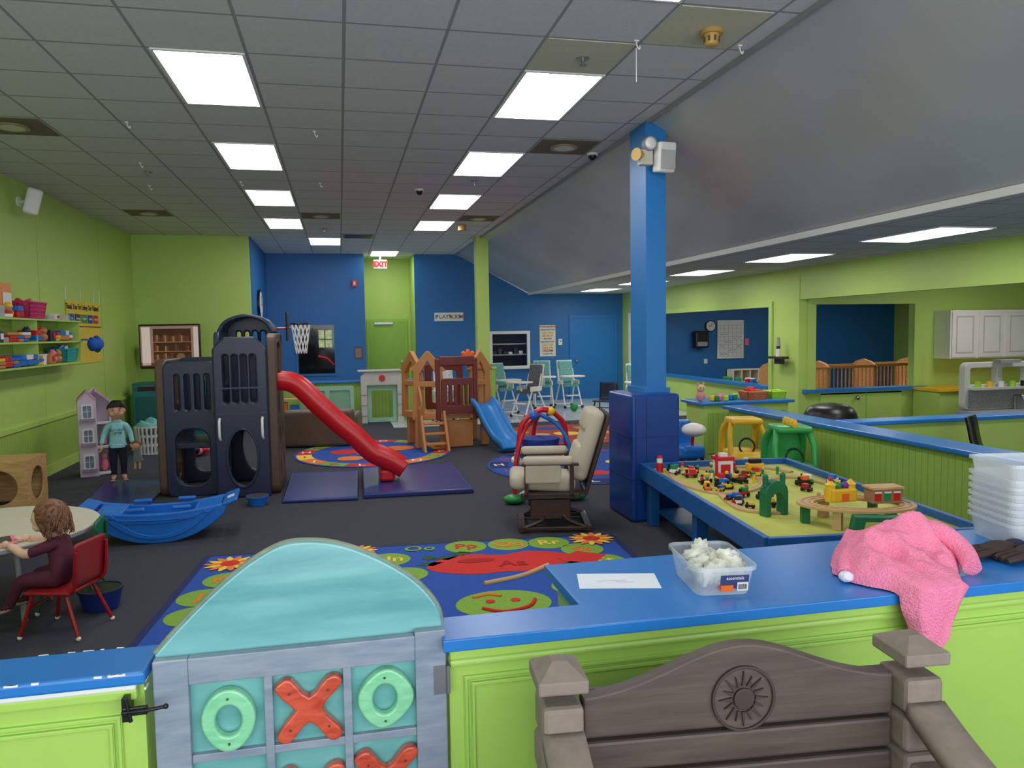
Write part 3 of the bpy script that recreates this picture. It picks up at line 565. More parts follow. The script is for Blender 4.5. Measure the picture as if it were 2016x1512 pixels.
mat("tumbling_mat",[(-.62,8.0),(.13,7.93),(.17,9.5),(-.62,9.58)],.035);mat("tumbling_mat",[(.19,7.98),(1.33,7.94),(1.34,9.62),(.22,9.6)],.05);mat("tumbling_mat",[(-2.55,8.15),(-1.95,8.2),(-1.95,9.6),(-2.75,9.9)],.02)
b=B("blue_bowl",(-.86,8.02,0));b.tube([(0,0,0.002),(0,0,.09)],[.08,.105],BLUEP,24);b.shape([ell(0,0,.11),ell(0,0,.1)],(0,0,.09),X_,Y_,.012,BLUEP);b.cyl((0,0,.085),(0,0,.094),.098,BRN);b.done()
# ---------- seesaw
b=B("rocking_seesaw",(-1.52,6.95,0),4);b.M=b.M@Matrix.Scale(.93,4,X_)
n=28;top=[];bot=[]
for i in range(n+1):
    t=-1+2*i/n;x=t*.6
    top.append((x,.25+.06*abs(t)**2));bot.append((x*.9,.0+.2*abs(t)**2.2))
for y,th in ((-.2,.04),(.2,.04)): b.shape([bot+top[::-1]],(0,y,0),X_,Z_,th,BLUEP,.012)
for y in (-.226,.226):
    b.shape([[(x*.8,z+.04) for x,z in bot]+[(x*.8,z-.05) for x,z in top[::-1]],[(x*.7,z+.07) for x,z in bot]+[(x*.7,z-.08) for x,z in top[::-1]]],(0,y,0),X_,Z_,.012,BLUEP,.003)
b.sweep([(x*.96,0,z+.02) for x,z in bot[::2]],[(-.2,0),(.2,0),(.2,.02),(-.2,.02)],(0,1,0),BLUEP,2)
for sx in (-1,1):
    b.box((sx*.42,0,.255),(.2,.38,.03),BLUEP,rot=(0,-sx*6,0),bev=.01);b.box((sx*.31,0,.2),(.03,.38,.14),BLUEP,bev=.01)
    b.box((sx*.19,-.19,.285),(.16,.035,.035),BLUEP,bev=.015);b.box((sx*.19,.19,.285),(.16,.035,.035),BLUEP,bev=.015)
    b.box((sx*.6,0,.305),(.13,.46,.03),BLUEP,rot=(0,-sx*16,0),bev=.012)
b.box((.6,-.05,.324),(.06,.1,.003),WHITE,rot=(0,-16,0))
b.bx(-.12,.12,-.19,.19,.13,.16,BLUEP,.01);b.done()
# ---------- rugs
def dotp(b,cx,cy,r,z,m,ry=None,th=.002,n=28): b.shape([ell(cx,cy,r,ry or r,n)],(0,0,z),X_,Y_,th,m)
RB=M("rug_blue",(34,78,168),.95,var=.1,scale=60,bump=.3,bscale=300);RG=M("rug_green",(125,165,60),.95,var=.15,scale=60);RR=M("rug_red",(205,44,38),.95,var=.12,scale=50);RD=M("rug_navy",(32,40,92),.95)
RO=M("rug_orange",(230,125,45),.95);RY=M("rug_yellow",(235,200,80),.95);RT=M("rug_tan",(205,165,115),.95);RDG=M("rug_darkgreen",(40,85,45),.95);RW=M("rug_white",(225,225,215),.95)
RAD=M("rug_apple_dark",(165,28,28),.95)
def flower(b,x,y,r,z):
    for k in range(14):
        a=k*math.pi/7;p=[(x+r*q*math.cos(a)-w*math.sin(a)*r,y+r*q*math.sin(a)+w*math.cos(a)*r) for q,w in ((.25,-.06),(.6,-.17),(.95,-.08),(1.05,0),(.95,.08),(.6,.17),(.25,.06))]
        b.shape([p],(0,0,z+.0004*(k%2)),X_,Y_,.001,RO if k%2 else RY)
    dotp(b,x,y,r*.38,z+.002,RR)
b=B("alphabet_rug",(.55,6.1,0),-4)
b.shape([rrect(-1.62,-2.45,1.62,0,.03)],(0,0,.006),X_,Y_,.008,RD);b.shape([rrect(-1.57,-2.4,1.57,-.04,.03)],(0,0,.0085),X_,Y_,.006,RB)
z=.013
ring=[(-.72,-.24,'m'),(-.22,-.40,'Nn'),(.02,-.16,'Oo'),(.38,-.17,'Pp'),(.72,-.17,'Qq'),(1.04,-.19,'Rr'),(1.26,-.42,'Ss'),(1.34,-.74,'Tt'),(-1.32,-.65,'Kk'),(-1.0,-.38,'Ll'),(-1.4,-1.0,'Jj'),(-1.38,-1.34,'Ii'),(1.36,-1.07,'Uu'),(1.36,-1.42,'Vv')]
for i,(x,y,t) in enumerate(ring):
    if t!='Oo': dotp(b,x,y,.165,z,RG)
    b.text(t,(x,y,z+.003),X_,Y_,.18,RG if t=='Oo' else (RO if i%2==0 else (RY if i%3 else RR)),.0008,bold=.003)
flower(b,-1.38,-.27,.18,z+.004);flower(b,-.46,-.13,.15,z+.006);flower(b,1.4,-.16,.18,z+.006)
ap=[]
for i in range(48):
    t=2*math.pi*i/48;c,s=math.cos(t),math.sin(t);ap.append((.62+.56*c*(1-.1*s),-.62+.27*s-(.1*math.exp(-(c/.28)**2) if s>0 else -.04*math.exp(-(c/.2)**2))))
b.shape([ap],(0,0,z),X_,Y_,.002,RR);b.shape([[(1.02,-.62),(1.2,-.48),(1.4,-.6),(1.3,-.75),(1.1,-.8)]],(0,0,z+.003),X_,Y_,.002,RR)
b.shape([ell(.42,-.56,.14,.05)],(0,0,z+.003),X_,Y_,.002,RAD)
b.text("Aa",(.68,-.68,z+.004),X_,Y_,.2,RAD,.0008)
b.tube([(.92,-.78,z+.003),(.7,-.98,z+.003),(.42,-1.1,z+.003)],.02,RT,6,n=5)
b.shape([[(.95,-.8),(1.1,-.72),(1.28,-.82),(1.2,-.97),(1.0,-.94)]],(0,0,z+.003),X_,Y_,.002,RDG)
dotp(b,.5,-1.48,.3,z,RG,.24);b.tube([(.36,-1.56,z+.004),(.48,-1.64,z+.004),(.64,-1.58,z+.004),(.7,-1.46,z+.004)],.014,RR,6,n=4);b.tube([(.32,-1.36,z+.004),(.42,-1.32,z+.004),(.5,-1.36,z+.004)],.012,RO,6,n=4)
for x in (.42,.58): dotp(b,x,-1.44,.03,z+.004,RR)
for x,y,r,m in ((-.1,-.78,.16,RG),(-.42,-.95,.18,RG),(-.1,-1.2,.14,RO),(-.8,-.75,.14,RR),(-.95,-1.1,.15,RG),(1.0,-1.25,.15,RG),(-.6,-.42,.05,RDG),(.08,-.42,.05,RDG)): dotp(b,x,y,r,z,m)
for x,y in ((.1,-.45),(-.02,-.58),(.22,-.36)): b.shape([[(x,y),(x+.1,y+.06),(x+.2,y+.03),(x+.12,y-.05)]],(0,0,z),X_,Y_,.002,RDG)
b.done()
def roundrug(n,cx,cy,rx,ry,base,ring,inner,seed):
    b=B(n,(cx,cy,0));b.shape([ell(0,0,rx,ry,48)],(0,0,.006),X_,Y_,.008,base)
    N=16
    if ring:
        for k in range(N):
            a0=2*math.pi*k/N;a1=2*math.pi*(k+.96)/N;q=[a0+(a1-a0)*i/5 for i in range(6)]
            b.shape([[(rx*.97*math.cos(a),ry*.97*math.sin(a)) for a in q]+[(rx*.78*math.cos(a),ry*.78*math.sin(a)) for a in q[::-1]]],(0,0,.0115),X_,Y_,.002,ring[k%len(ring)])
            am=(a0+a1)/2;b.text("ABCDEFGHIJKLMNOPQRSTUVWXYZ"[k],(rx*.875*math.cos(am),ry*.875*math.sin(am),.0135),X_,Y_,.2,RW if k%2 else RR,.0006,bold=.003)
    for i,(x,y,r,m) in enumerate(inner): dotp(b,x*rx,y*ry,r,.0115+.0025*(i%2),m)
    b.done()
roundrug("round_alphabet_rug",.42,11.1,1.1,1.25,RB,[RY,RO,RG,RR],[(-.35,.1,.22,RR),(-.3,-.4,.18,RO),(.15,-.45,.2,RR),(.35,.2,.22,RO),(0,.45,.16,RY),(-.1,-.1,.12,RG)],1)
roundrug("round_blue_rug",2.95,9.25,1.2,1.3,M("rug_royal",(30,72,155),.95),[RB,RD,RB,RD],[(-.45,.1,.14,RY),(-.3,-.35,.14,RG),(0,-.5,.14,RR),(.1,.3,.2,RG),(-.2,.45,.14,RO),(.4,0,.16,RY)],2)
roundrug("round_red_rug",3.6,12.1,1.25,1.2,M("rug_brick",(165,60,50),.95),None,[(-.6,.3,.2,RG),(-.6,-.3,.2,RO),(-.1,.6,.2,RB),(.4,.5,.2,RG),(0,0,.22,RY),(.6,-.1,.2,RO),(.2,-.55,.2,RG),(-.3,-.65,.16,RB),(-.35,0,.15,RT)],3)
random.seed(9)
# ---------- playhouse climber
def club():
    b=B("playhouse_climber_with_slide",(1.55,11.55,.014),6)
    def gable(o,u,w,zt):
        b.shape([[(-w/2-.03,.42),(w/2+.03,.42),(w/2,1.12),(w/2+.05,1.14),(.02,zt),(-.02,zt),(-w/2-.05,1.14),(-w/2,1.12)],
                 [(-w/2+.09,.98),(w/2-.09,.98),(w/2-.09,1.08),(0,zt-.14),(-w/2+.09,1.08)],[(-w/2+.09,.52),(w/2-.09,.52),(w/2-.09,.9),(-w/2+.09,.9)]],o,u,Z_,.07,TAN,.012)
    gable((-.52,0,0),(-.25,1,0),.62,1.42);gable((.52,0,0),(.25,1,0),.62,1.42)
    gable((-.36,-.36,0),(1,-.35,0),.42,1.42);gable((.42,-.36,0),(1,.35,0),.34,1.40)
    b.shape([rrect(-.24,.5,.24,1.02,.04)]+[rrect(x,.62,x+.03,.92,.012) for x in (-.16,-.08,0,.08,.15)],(.05,-.46,0),X_,Z_,.06,MAR,.01)
    b.shape([[(-.3,1.2),(.3,1.2),(.26,1.34),(-.26,1.34)]],(.05,-.42,0),X_,Z_,.12,MAR,.02)
    b.shape([rrect(-.3,.5,.3,1.2,.03)]+[rrect(-.2,.6,.2,1.1,.04)],(.05,.36,0),X_,Z_,.05,MAR,.01)
    for x in (-.24,.32): b.box((x,-.46,.86),(.06,.07,.9),MAR,bev=.015)
    for x,y in ((-.5,-.3),(.5,-.3),(-.5,.3),(.5,.3)): b.box((x,y,.25),(.11,.11,.5),TAN,bev=.02)
    b.bx(-.5,.5,-.4,.35,.42,.49,TAN,.01);b.box((.05,-.35,.2),(.5,.05,.4),TAN,bev=.01)
    for k in range(3): b.box((-.33,-.62+.06*k,.1+.14*k),(.3,.12,.035),TAN,bev=.01)
    for x in (-.5,-.16): b.shape([[(-.76,0),(-.6,0),(-.35,.5),(-.35,.62),(-.48,.58)]],(x,0,0),Y_,Z_,.04,TAN,.01)
    b.tube([(-.5,-.5,.5),(-.5,-.52,.72),(-.5,-.38,.9)],.02,TAN,8,n=4)
    pr=[(-.2,.1),(-.17,.12),(-.15,.1),(-.13,.015),(.13,.015),(.15,.1),(.17,.12),(.2,.1),(.17,-.03),(-.17,-.03)]
    BS=M("slide_blue",(50,135,210),.35);b.sweep([(.42,-.4,.62),(.46,-.52,.56),(.52,-.72,.34),(.58,-.92,.16),(.62,-1.08,.10),(.64,-1.18,.06)],pr,(1,.2,0),BS)
    b.box((.62,-1.08,.05),(.3,.16,.08),BS,bev=.02)
    b.cyl((.3,-.2,1.3),(.3,-.14,1.3),.1,ORG)
    for k in range(8):a=k*math.pi/4;b.ball((.3+.1*math.cos(a),-.17,1.3+.1*math.sin(a)),(.035,.03,.035),ORG,8)
    b.done()
club()
b=B("toy_playhouse_front",(.75,14.75,0));GT=M("grey_toy",(195,195,190),.6)
b.shape([[(-.4,0),(-.28,0),(-.28,.72),(.28,.72),(.28,0),(.4,0),(.4,.9),(.3,1.0),(-.3,1.0),(-.4,.9)]],(0,0,0),X_,Z_,.12,GT,.02);b.box((0,0,1.0),(.9,.2,.04),GT,bev=.015);b.cyl((0,-.075,.86),(0,-.06,.86),.06,RED)
for z in (.15,.35,.55): b.bx(-.4,-.28,-.07,-.06,z,z+.01,GREYP);b.bx(.28,.4,-.07,-.06,z,z+.01,GREYP)
b.shape([rrect(-.27,.02,.27,.7,.02),rrect(-.2,.1,.2,.62,.02)],(0,.05,0),X_,Z_,.03,M("mint",(150,200,175),.5));b.done()
b=B("mint_play_panel",(-.2,14.6,0))
b.shape([rrect(-.55,0,.42,.74,.02),rrect(-.48,.08,-.1,.66,.02),rrect(-.02,.08,.35,.66,.02)],(0,0,0),X_,Z_,.04,M("mint"));b.bx(-.5,.38,.0,.01,.05,.7,M("mint_light",(130,180,150),.5));b.bx(-.55,.42,-.12,.12,.0,.03,WHITE);b.done()
b=B("brown_sofa",(-.3,12.2,0),-8);LE=M("leather_brown",(100,82,68),.4,var=.12,bump=.2,bscale=12)
b.box((0,-.32,.3),(1.05,.16,.56),LE,rot=(6,0,0),bev=.05,seg=3);b.box((0,0,.2),(1.0,.6,.28),LE,bev=.05,seg=3)
for s in (-1,1): b.box((s*.5,0,.26),(.14,.68,.46),LE,bev=.05,seg=3)
b.box((-.22,.03,.37),(.44,.5,.1),LE,bev=.04,seg=3);b.box((.22,.03,.37),(.44,.5,.1),LE,bev=.04,seg=3);b.done()
b=B("wooden_toy_shelf",(-.95,14.2,0));b.bx(-.3,.3,-.15,.15,.0,.02,WOODL);b.bx(-.3,.3,-.15,.15,.3,.32,WOODL);b.bx(-.3,.3,-.15,.15,.55,.57,WOODL);b.bx(-.32,-.3,-.15,.15,0,.57,WOODL);b.bx(.3,.32,-.15,.15,0,.57,WOODL);b.bx(-.2,0,-.1,.1,.32,.5,ORG);b.bx(.05,.2,-.1,.1,.32,.45,BLUEP);b.done()
# ---------- glider chair
def glider():
    b=B("glider_rocking_chair",(1.78,6.42,0),-12);CU=M("cushion_beige",(188,178,160),.9,var=.06,bump=.25,bscale=40)
    b.box((-.1,0,.41),(.56,.5,.13),CU,rot=(0,4,0),bev=.05,seg=4,sm=True)
    old=b.M;b.M=b.M@Matrix.Translation((.2,0,.42))@Matrix.Rotation(math.radians(17),4,'Y')
    b.box((0,0,.32),(.13,.48,.62),CU,bev=.055,seg=4,sm=True);b.box((-.04,0,.52),(.1,.42,.2),CU,bev=.045,seg=4,sm=True);b.box((-.05,0,.18),(.09,.42,.26),CU,bev=.04,seg=4,sm=True)
    for y in (-.2,-.12,-.04,.04,.12,.2): b.box((.09,y,.27),(.015,.035,.62),WOODD)
    for y in (-.25,.25): b.box((.085,y,.27),(.03,.035,.7),WOODD,bev=.008)
    b.box((.085,0,.6),(.03,.5,.06),WOODD,bev=.01);b.box((.085,0,0),(.03,.5,.05),WOODD,bev=.01);b.M=old
    for y in (-.29,.29):
        b.box((-.06,y,.62),(.42,.09,.07),CU,bev=.03,seg=3,sm=True);b.box((-.04,y,.585),(.48,.05,.022),WOODD,bev=.006);b.box((-.1,y*1.04,.51),(.3,.03,.16),CU,bev=.012)
        b.box((-.24,y,.45),(.035,.03,.28),WOODD);b.box((.14,y,.45),(.035,.03,.28),WOODD);b.box((-.04,y,.32),(.5,.03,.05),WOODD,bev=.008)
        b.box((-.04,y*.9,.2),(.34,.025,.17),WOODD,bev=.01);b.box((0,y*.9,.035),(.62,.04,.04),WOODD,bev=.01)
        b.tube([(-.3,y*.9,.03),(-.12,y*.9,.1),(-.1,y*.9,.15)],.022,WOODD,6,n=3);b.tube([(.3,y*.9,.03),(.12,y*.9,.1),(.06,y*.9,.15)],.022,WOODD,6,n=3)
    b.box((-.16,0,.2),(.025,.5,.16),WOODD,bev=.006);b.box((.1,0,.2),(.025,.5,.14),WOODD);b.box((0,0,.335),(.5,.55,.025),WOODD);b.box((-.28,0,.035),(.05,.58,.04),WOODD);b.box((.28,0,.035),(.05,.58,.04),WOODD);b.done()
glider()
b=B("baby_activity_jumper",(1.95,7.5,0))
for k in range(3):
    a=math.radians(210+k*120);c,s=math.cos(a),math.sin(a);b.ball((c*.36,s*.36,.05),(.12,.09,.05),GRN,14);b.tube([(c*.36,s*.36,.06),(c*.34,s*.34,.4),(c*.22,s*.22,.72),(0,0,.86)],.022,[RED,BLUEP,RED][k],8,n=4);b.tube([(c*.36,s*.36,.05),(c*.22,s*.22,.1)],.02,WHITE,8)
b.tube([(-.25,-.1,.55),(-.2,-.12,.8),(0,-.13,.92),(.2,-.12,.8),(.25,-.1,.55)],.028,RED,10,n=5)
b.shape([ell(0,0,.3,.26),ell(0,0,.15,.13)],(0,0,.4),X_,Y_,.05,WHITE,.015);b.tube([(0,0,.22),(0,0,.62)],[.12,.2],M("fabric_blue_print",(35,60,150),.9,var=.6,scale=45),18)
for k in range(7):
    a=k*.9;b.ball((.23*math.cos(a),.2*math.sin(a),.47),.04,[YEL,ORG,GRN,RED,BLUEP,LIME,PINK][k],10)
b.ball((-.1,-.13,.87),.05,BLUEP,10);b.ball((.08,-.13,.9),.045,YEL,10);b.tube([(-.27,-.1,.2),(-.27,-.12,.5)],.03,GREYP,8);b.done()
# ---------- high chairs
def hichair(x,y,rz,c=(110,172,168)):
    b=B("high_chair",(x,y,.008 if y>13.9 else 0),rz);F=M("hc_fabric%d"%c[0],c,.7,var=.35,scale=25)
    for sx in (-1,1):
        b.tube([(sx*.2,-.3,.03),(sx*.17,-.05,.6)],.017,WHITE,8);b.tube([(sx*.2,.32,.03),(sx*.17,.05,.6)],.017,WHITE,8);b.ball((sx*.2,-.3,.035),.035,BLACK,8);b.ball((sx*.2,.32,.035),.035,BLACK,8)
        b.box((sx*.19,0,.56),(.04,.3,.1),WHITE,bev=.015);b.tube([(sx*.18,.1,.55),(sx*.17,.18,.85)],.015,WHITE,8)
    b.tube([(-.2,.32,.05),(.2,.32,.05)],.014,WHITE,6);b.tube([(-.2,-.3,.05),(.2,-.3,.05)],.014,WHITE,6)
    b.box((0,-.02,.5),(.34,.34,.07),F,bev=.03,seg=3);b.box((0,.17,.78),(.34,.08,.5),F,rot=(-10,0,0),bev=.04,seg=3);b.box((0,.21,.78),(.37,.03,.52),WHITE,rot=(-10,0,0),bev=.012)
    b.shape([rrect(-.26,-.2,.26,.14,.1),rrect(-.21,-.15,.21,.04,.06)],(0,-.22,.7),X_,Y_,.03,WHITE,.008);b.shape([rrect(-.23,-.17,.23,.08,.08)],(0,-.22,.69),X_,Y_,.01,WHITE)
    b.tube([(0,-.2,.52),(0,-.25,.68)],.02,WHITE,8);b.box((0,-.26,.28),(.3,.12,.025),WHITE,bev=.01);b.done()
hichair(3.25,15.6,20);hichair(3.62,14.75,-60,(95,98,105));hichair(4.32,16.3,-10);hichair(4.9,16.3,5);hichair(5.55,13.9,-15);hichair(1.9,14.4,0,(200,205,205))
kid_chair("kids_chair_navy",(4.95,14.05,.008),-40,NAVY,BLACK,1.25)
b=B("green_ball",(4.75,15.4,.008));b.ball((0,0,.085),.085,GRN);b.done()
# ---------- train table
def train():
    b=B("train_table",(3.08,4.98,0),-6);TB=M("table_blue",(24,92,165),.4,var=.15,scale=12);TG=M("table_lawn",(192,196,92),.7,var=.3,scale=3)
    W,L=.66,1.24;zt=.52
    b.bx(-W,W,-L,L,zt-.06,zt-.04,TG)
    for s in (-1,1): b.bx(s*W-.02,s*W+.02,-L,L,zt-.13,zt+.01,TB,.004);b.bx(-W,W,s*L-.02,s*L+.02,zt-.13,zt+.01,TB,.004)
    for sx in (-1,1):
        for sy in (-1,0,1): b.box((sx*(W-.07),sy*(L-.1),.2),(.09,.09,.4),TB,bev=.005)
    b.bx(-W+.1,W-.1,-L+.1,L-.1,.12,.14,TB);b.done()
    b=B("wooden_train_set",(3.08,4.98,zt-.038),-6);TR=M("track_wood",(205,168,120),.6)
    def track(pts):
        P=smooth_path([(x,y,0) for x,y in pts],6);vs=[];fs=[]
        for i,p in enumerate(P):
            t=(P[min(i+1,len(P)-1)]-P[max(i-1,0)]).normalized();nn=Vector((-t.y,t.x,0))
            for a,zz in ((-.024,0),(-.024,.014),(-.015,.014),(-.013,.009),(-.008,.014),(.008,.014),(.013,.009),(.015,.014),(.024,.014),(.024,0)): vs.append(p+nn*a+Z_*zz)
        for i in range(len(P)-1):
            for k in range(9): a=i*10+k;fs.append([a,a+1,a+11,a+10])
        b.add(vs,fs,TR)
    track([(-.5,1.0),(-.2,1.1),(.1,.9),(.1,.5),(-.1,.2),(-.4,.1),(-.55,.5),(-.5,1.0)]);track([(.1,.5),(.4,.6),(.55,.2),(.5,-.3)]);track([(-.4,.1),(-.45,-.4),(-.2,-.55)]);track([(-.2,1.1),(.3,1.1),(.5,.8)])
    cols=[RED,YEL,GRN,BLUEP,ORG,BLACK,WHITE,MAR,NAVY,BLACK]
    def car(x,y,a,m,s=1,z=.0):
        o=b.M;b.M=b.M@Matrix.Translation((x,y,z))@Matrix.Rotation(a,4,'Z')@Matrix.Scale(s,4)
        b.box((0,0,.022),(.08,.036,.018),m,bev=.004);b.box((-.012,0,.042),(.04,.032,.025),random.choice(cols),bev=.004);b.cyl((.025,0,.03),(.025,0,.05),.008,BLACK,seg=8)
        for q in (-.025,.025):
            for w in (-.018,.018): b.cyl((q,w-.004,.012),(q,w+.004,.012),.012,BLACK,seg=10)
        b.M=o
    for i in range(42):
        cx,cy=random.choice([(-.35,.9),(-.1,.55),(-.3,.2),(.1,.75),(-.4,-.1),(.3,.3),(-.3,-.35)])
        car(max(-.58,min(.58,cx+random.gauss(0,.11))),min(1.15,cy+random.gauss(0,.13)),random.uniform(0,6),random.choice(cols),random.uniform(.8,1.5))
    for i in range(18):
        x,y=random.uniform(-.58,.45),random.uniform(-.3,1.1);h=random.uniform(.03,.07);b.cyl((x,y,0),(x,y,h),.012,random.choice(cols),seg=8);b.ball((x,y,h+.01),.016,random.choice([SKIN,RED,YEL,GRN]),8)
    b.box((-.12,.75,.07),(.13,.12,.14),WHITE,bev=.004);b.box((-.12,.75,.155),(.15,.14,.03),RED,bev=.004);b.box((-.12,.687,.06),(.08,.006,.1),RED);b.cyl((-.2,.68,0),(-.2,.68,.2),.012,RED);b.box((-.12,.75,.18),(.06,.06,.03),WHITE)
    b.cyl((-.56,1.05,0),(-.56,1.05,.08),.03,RED);b.cyl((-.56,1.05,.08),(-.56,1.05,.12),.025,WHITE);b.ball((-.56,1.05,.12),.026,RED,10)
    b.box((.2,.85,.05),(.14,.08,.07),YEL,bev=.01);b.box((.2,.85,.1),(.1,.06,.04),BLACK,bev=.008)
    b.done()
    b=B("toy_tunnel_arch",(2.72,4.45,zt-.038),10);A=[(-.09,0),(-.05,0),(-.05,.1)]+[(.05*math.cos(t),.1+.05*math.sin(t)) for t in [math.pi-math.pi*i/8 for i in range(9)]]+[(.05,0),(.09,0),(.09,.13)]+[(.09*math.cos(t),.15+.08*math.sin(t)) for t in [math.pi*i/8 for i in range(9)]]+[(-.09,.13)]
    GD=M("dark_green_toy",(20,110,72),.5);b.shape([A],(0,0,0),X_,Z_,.07,GD,.005)
    for x in (-.07,.07): b.cyl((x,0,.19),(x,0,.25),.018,GD);b.ball((x,0,.255),.02,GD,8)
    b.done()
    b=B("raised_train_track",(3.08,4.12,zt-.038),-20)
    b.shape([ell(0,0,.35,.23,36),ell(0,0,.25,.14,36)],(0,0,.12),X_,Y_,.018,M("track_wood"),.003)
    for q in (.32,.28): b.tube([(q*math.cos(i*math.pi/12),(q-.115)*math.sin(i*math.pi/12),.131) for i in range(24)],.003,WOODL,4,closed=True)
    for a in range(0,360,60): c,s=math.cos(math.radians(a)),math.sin(math.radians(a));b.box((.3*c,.185*s,.055),(.05,.05,.11),GD if a%120 else M("track_wood"),rot=(0,0,a))
    b.shape([[(-.16,0),(-.1,0),(-.08,.08),(.08,.08),(.1,0),(.16,0),(.14,.11),(-.14,.11)]],(.05,-.26,0),X_,Z_,.08,GD,.005);b.done()
    b=B("toy_yellow_castle",(3.0,4.16,zt+.094),0);b.box((0,0,.045),(.17,.1,.08),YEL,bev=.01)
    for x in (-.07,.07): b.cyl((x,0,0.005),(x,0,.11),.03,YEL);b.cyl((x,0,.11),(x,0,.14),.035,YEL,.003)
    b.box((0,-.051,.035),(.05,.006,.05),ORG);b.ball((-.02,0,.1),.025,GRN,8);b.ball((.03,0,.1),.025,M("purple",(110,50,150)),8);b.ball((-.07,0,.145),.015,RED,8);b.done()
    b=B("toy_brick_shed",(3.24,4.08,zt+.094),-8);b.box((0,0,.045),(.19,.1,.09),M("shed_wood",(165,120,90),.6),bev=.004);b.box((0,0,.095),(.21,.12,.012),WOODL)
    for x in (-.06,0,.06): b.box((x,-.051,.04),(.04,.004,.045),RED if x else GRN);b.box((x,-.054,.07),(.044,.002,.01),WHITE)
    b.done()
train()
def car_arch(n,x,y,rz,m,m2,dino=False,sc_=.88):
    b=B(n,(x,y,0),rz,sc_)
    b.ball((0,0,.3),(.24,.34,.2),m,24,fn=lambda v:(max(-.92,min(.92,v.x*1.2)),v.y,max(-.75,min(.7,v.z*1.2))))
    b.ball((0,-.25,.28),(.2,.16,.14),m,16)
    for sx in (-1,1):
        b.tube([(sx*.2,-.14,.4),(sx*.2,-.1,.62),(sx*.16,-.02,.78)],.032,m,10,n=4);b.tube([(sx*.2,.24,.38),(sx*.2,.2,.65),(sx*.16,.1,.78)],.038,m,10,n=4)
        for yy in (-.24,.22): b.cyl((sx*.2,yy,.1),(sx*.27,yy,.1),.1,BLACK);b.cyl((sx*.27,yy,.1),(sx*.275,yy,.1),.05,m2)
        b.ball((sx*.09,-.36,.36),(.06,.03,.06),WHITE,12);b.ball((sx*.09,-.385,.36),(.02,.012,.02),BLACK,8)
    b.box((0,.04,.79),(.37,.36,.07),m,bev=.03,seg=3,sm=True)
    b.box((0,.12,.34),(.3,.3,.06),BLACK,bev=.02);b.tube([(.09*math.cos(a),-.1+.02*math.sin(a),.5+.09*math.sin(a)) for a in [i*math.pi/8 for i in range(16)]],.012,BLACK,6,closed=True)
    if dino:
        b.box((0,.22,.55),(.38,.05,.42),m,bev=.02)
        for k in range(4): b.ball((0,-.1+k*.09,.84),(.03,.04,.06),YEL,10)
        b.ball((-.12,-.42,.25),(.07,.05,.05),WHITE,10);b.ball((.12,-.42,.25),(.07,.05,.05),WHITE,10)
    b.done()
car_arch("yellow_ride_on_car",4.18,7.42,-12,YEL,RED,sc_=.9);car_arch("green_dinosaur_ride_on_car",4.2,6.58,-12,M("car_green",(60,170,85),.35),YEL,True,.92)
b=B("push_scooter_toy",(4.0,8.45,0));b.box((0,0,.25),(.3,.45,.16),BLUEP,bev=.05,seg=3);b.box((0,.15,.45),(.26,.06,.3),BLUEP,rot=(-8,0,0),bev=.03);b.ball((0,-.2,.52),(.14,.16,.08),WHITE,14)
for sx in (-1,1):
    for yy in (-.16,.16): b.cyl((sx*.13,yy,.09),(sx*.17,yy,.09),.09,BLACK)
b.tube([(0,-.15,.3),(0,-.2,.6)],.02,RED,8);b.done()
b=B("toys_on_counter",(0,0,.762))
for i in range(8):
    x=4.66+i*.06;y=9.2+random.uniform(-.15,.15);b.box((x,y,.035),(.07,.06,.07),random.choice([RED,YEL,BLUEP,GRN,LIME,PINK,WHITE]),rot=(0,0,random.uniform(0,60)),bev=.015)
b.done()
basket("terracotta_basket",(5.28,9.15,.762),.24,.2,.1,M("terracotta",(190,110,70),.6),[RED,WHITE]);basket("lime_basket",(5.62,9.2,.762),.18,.18,.09,LIME)
b=B("small_plush_toy",(4.5,9.1,.762),0,.62);PC=M("plush_pink",(225,150,150),.9);b.ball((0,0,.12),(.09,.07,.12),PC,14);b.ball((0,-.02,.28),(.09,.08,.08),M("plush_cream",(225,190,150),.9),14)
for s in (-1,1): b.ball((s*.06,-.02,.36),(.03,.02,.04),PC,8);b.ball((s*.03,-.09,.29),.012,BLACK,8);b.ball((s*.08,-.04,.12),(.03,.03,.06),PC,8)
b.done()
b=B("black_car_seat",(5.55,7.9,0));b.ball((0,0,.62),(.3,.3,.24),BLACK,20,fn=lambda v:(v.x,v.y,v.z if v.z<.6 else .6+(v.z-.6)*.5));b.box((0,0,.2),(.5,.5,.4),BLACK,bev=.06);b.done()
b=B("black_toy_chair",(5.98,6.0,0),35);b.sweep([(0,.1,.33),(.0,.18,.55),(.0,.22,.74),(.0,.24,.82)],[(-.15,0),(.15,0),(.13,.04),(-.13,.04)],(1,0,0),BLACK);b.box((0,0,.31),(.34,.36,.05),BLACK,bev=.02)
for sx in (-.14,.14):
    for sy in (-.14,.14): b.cyl((sx,sy,0),(sx,sy,.3),.015,BLACK)
b.done()
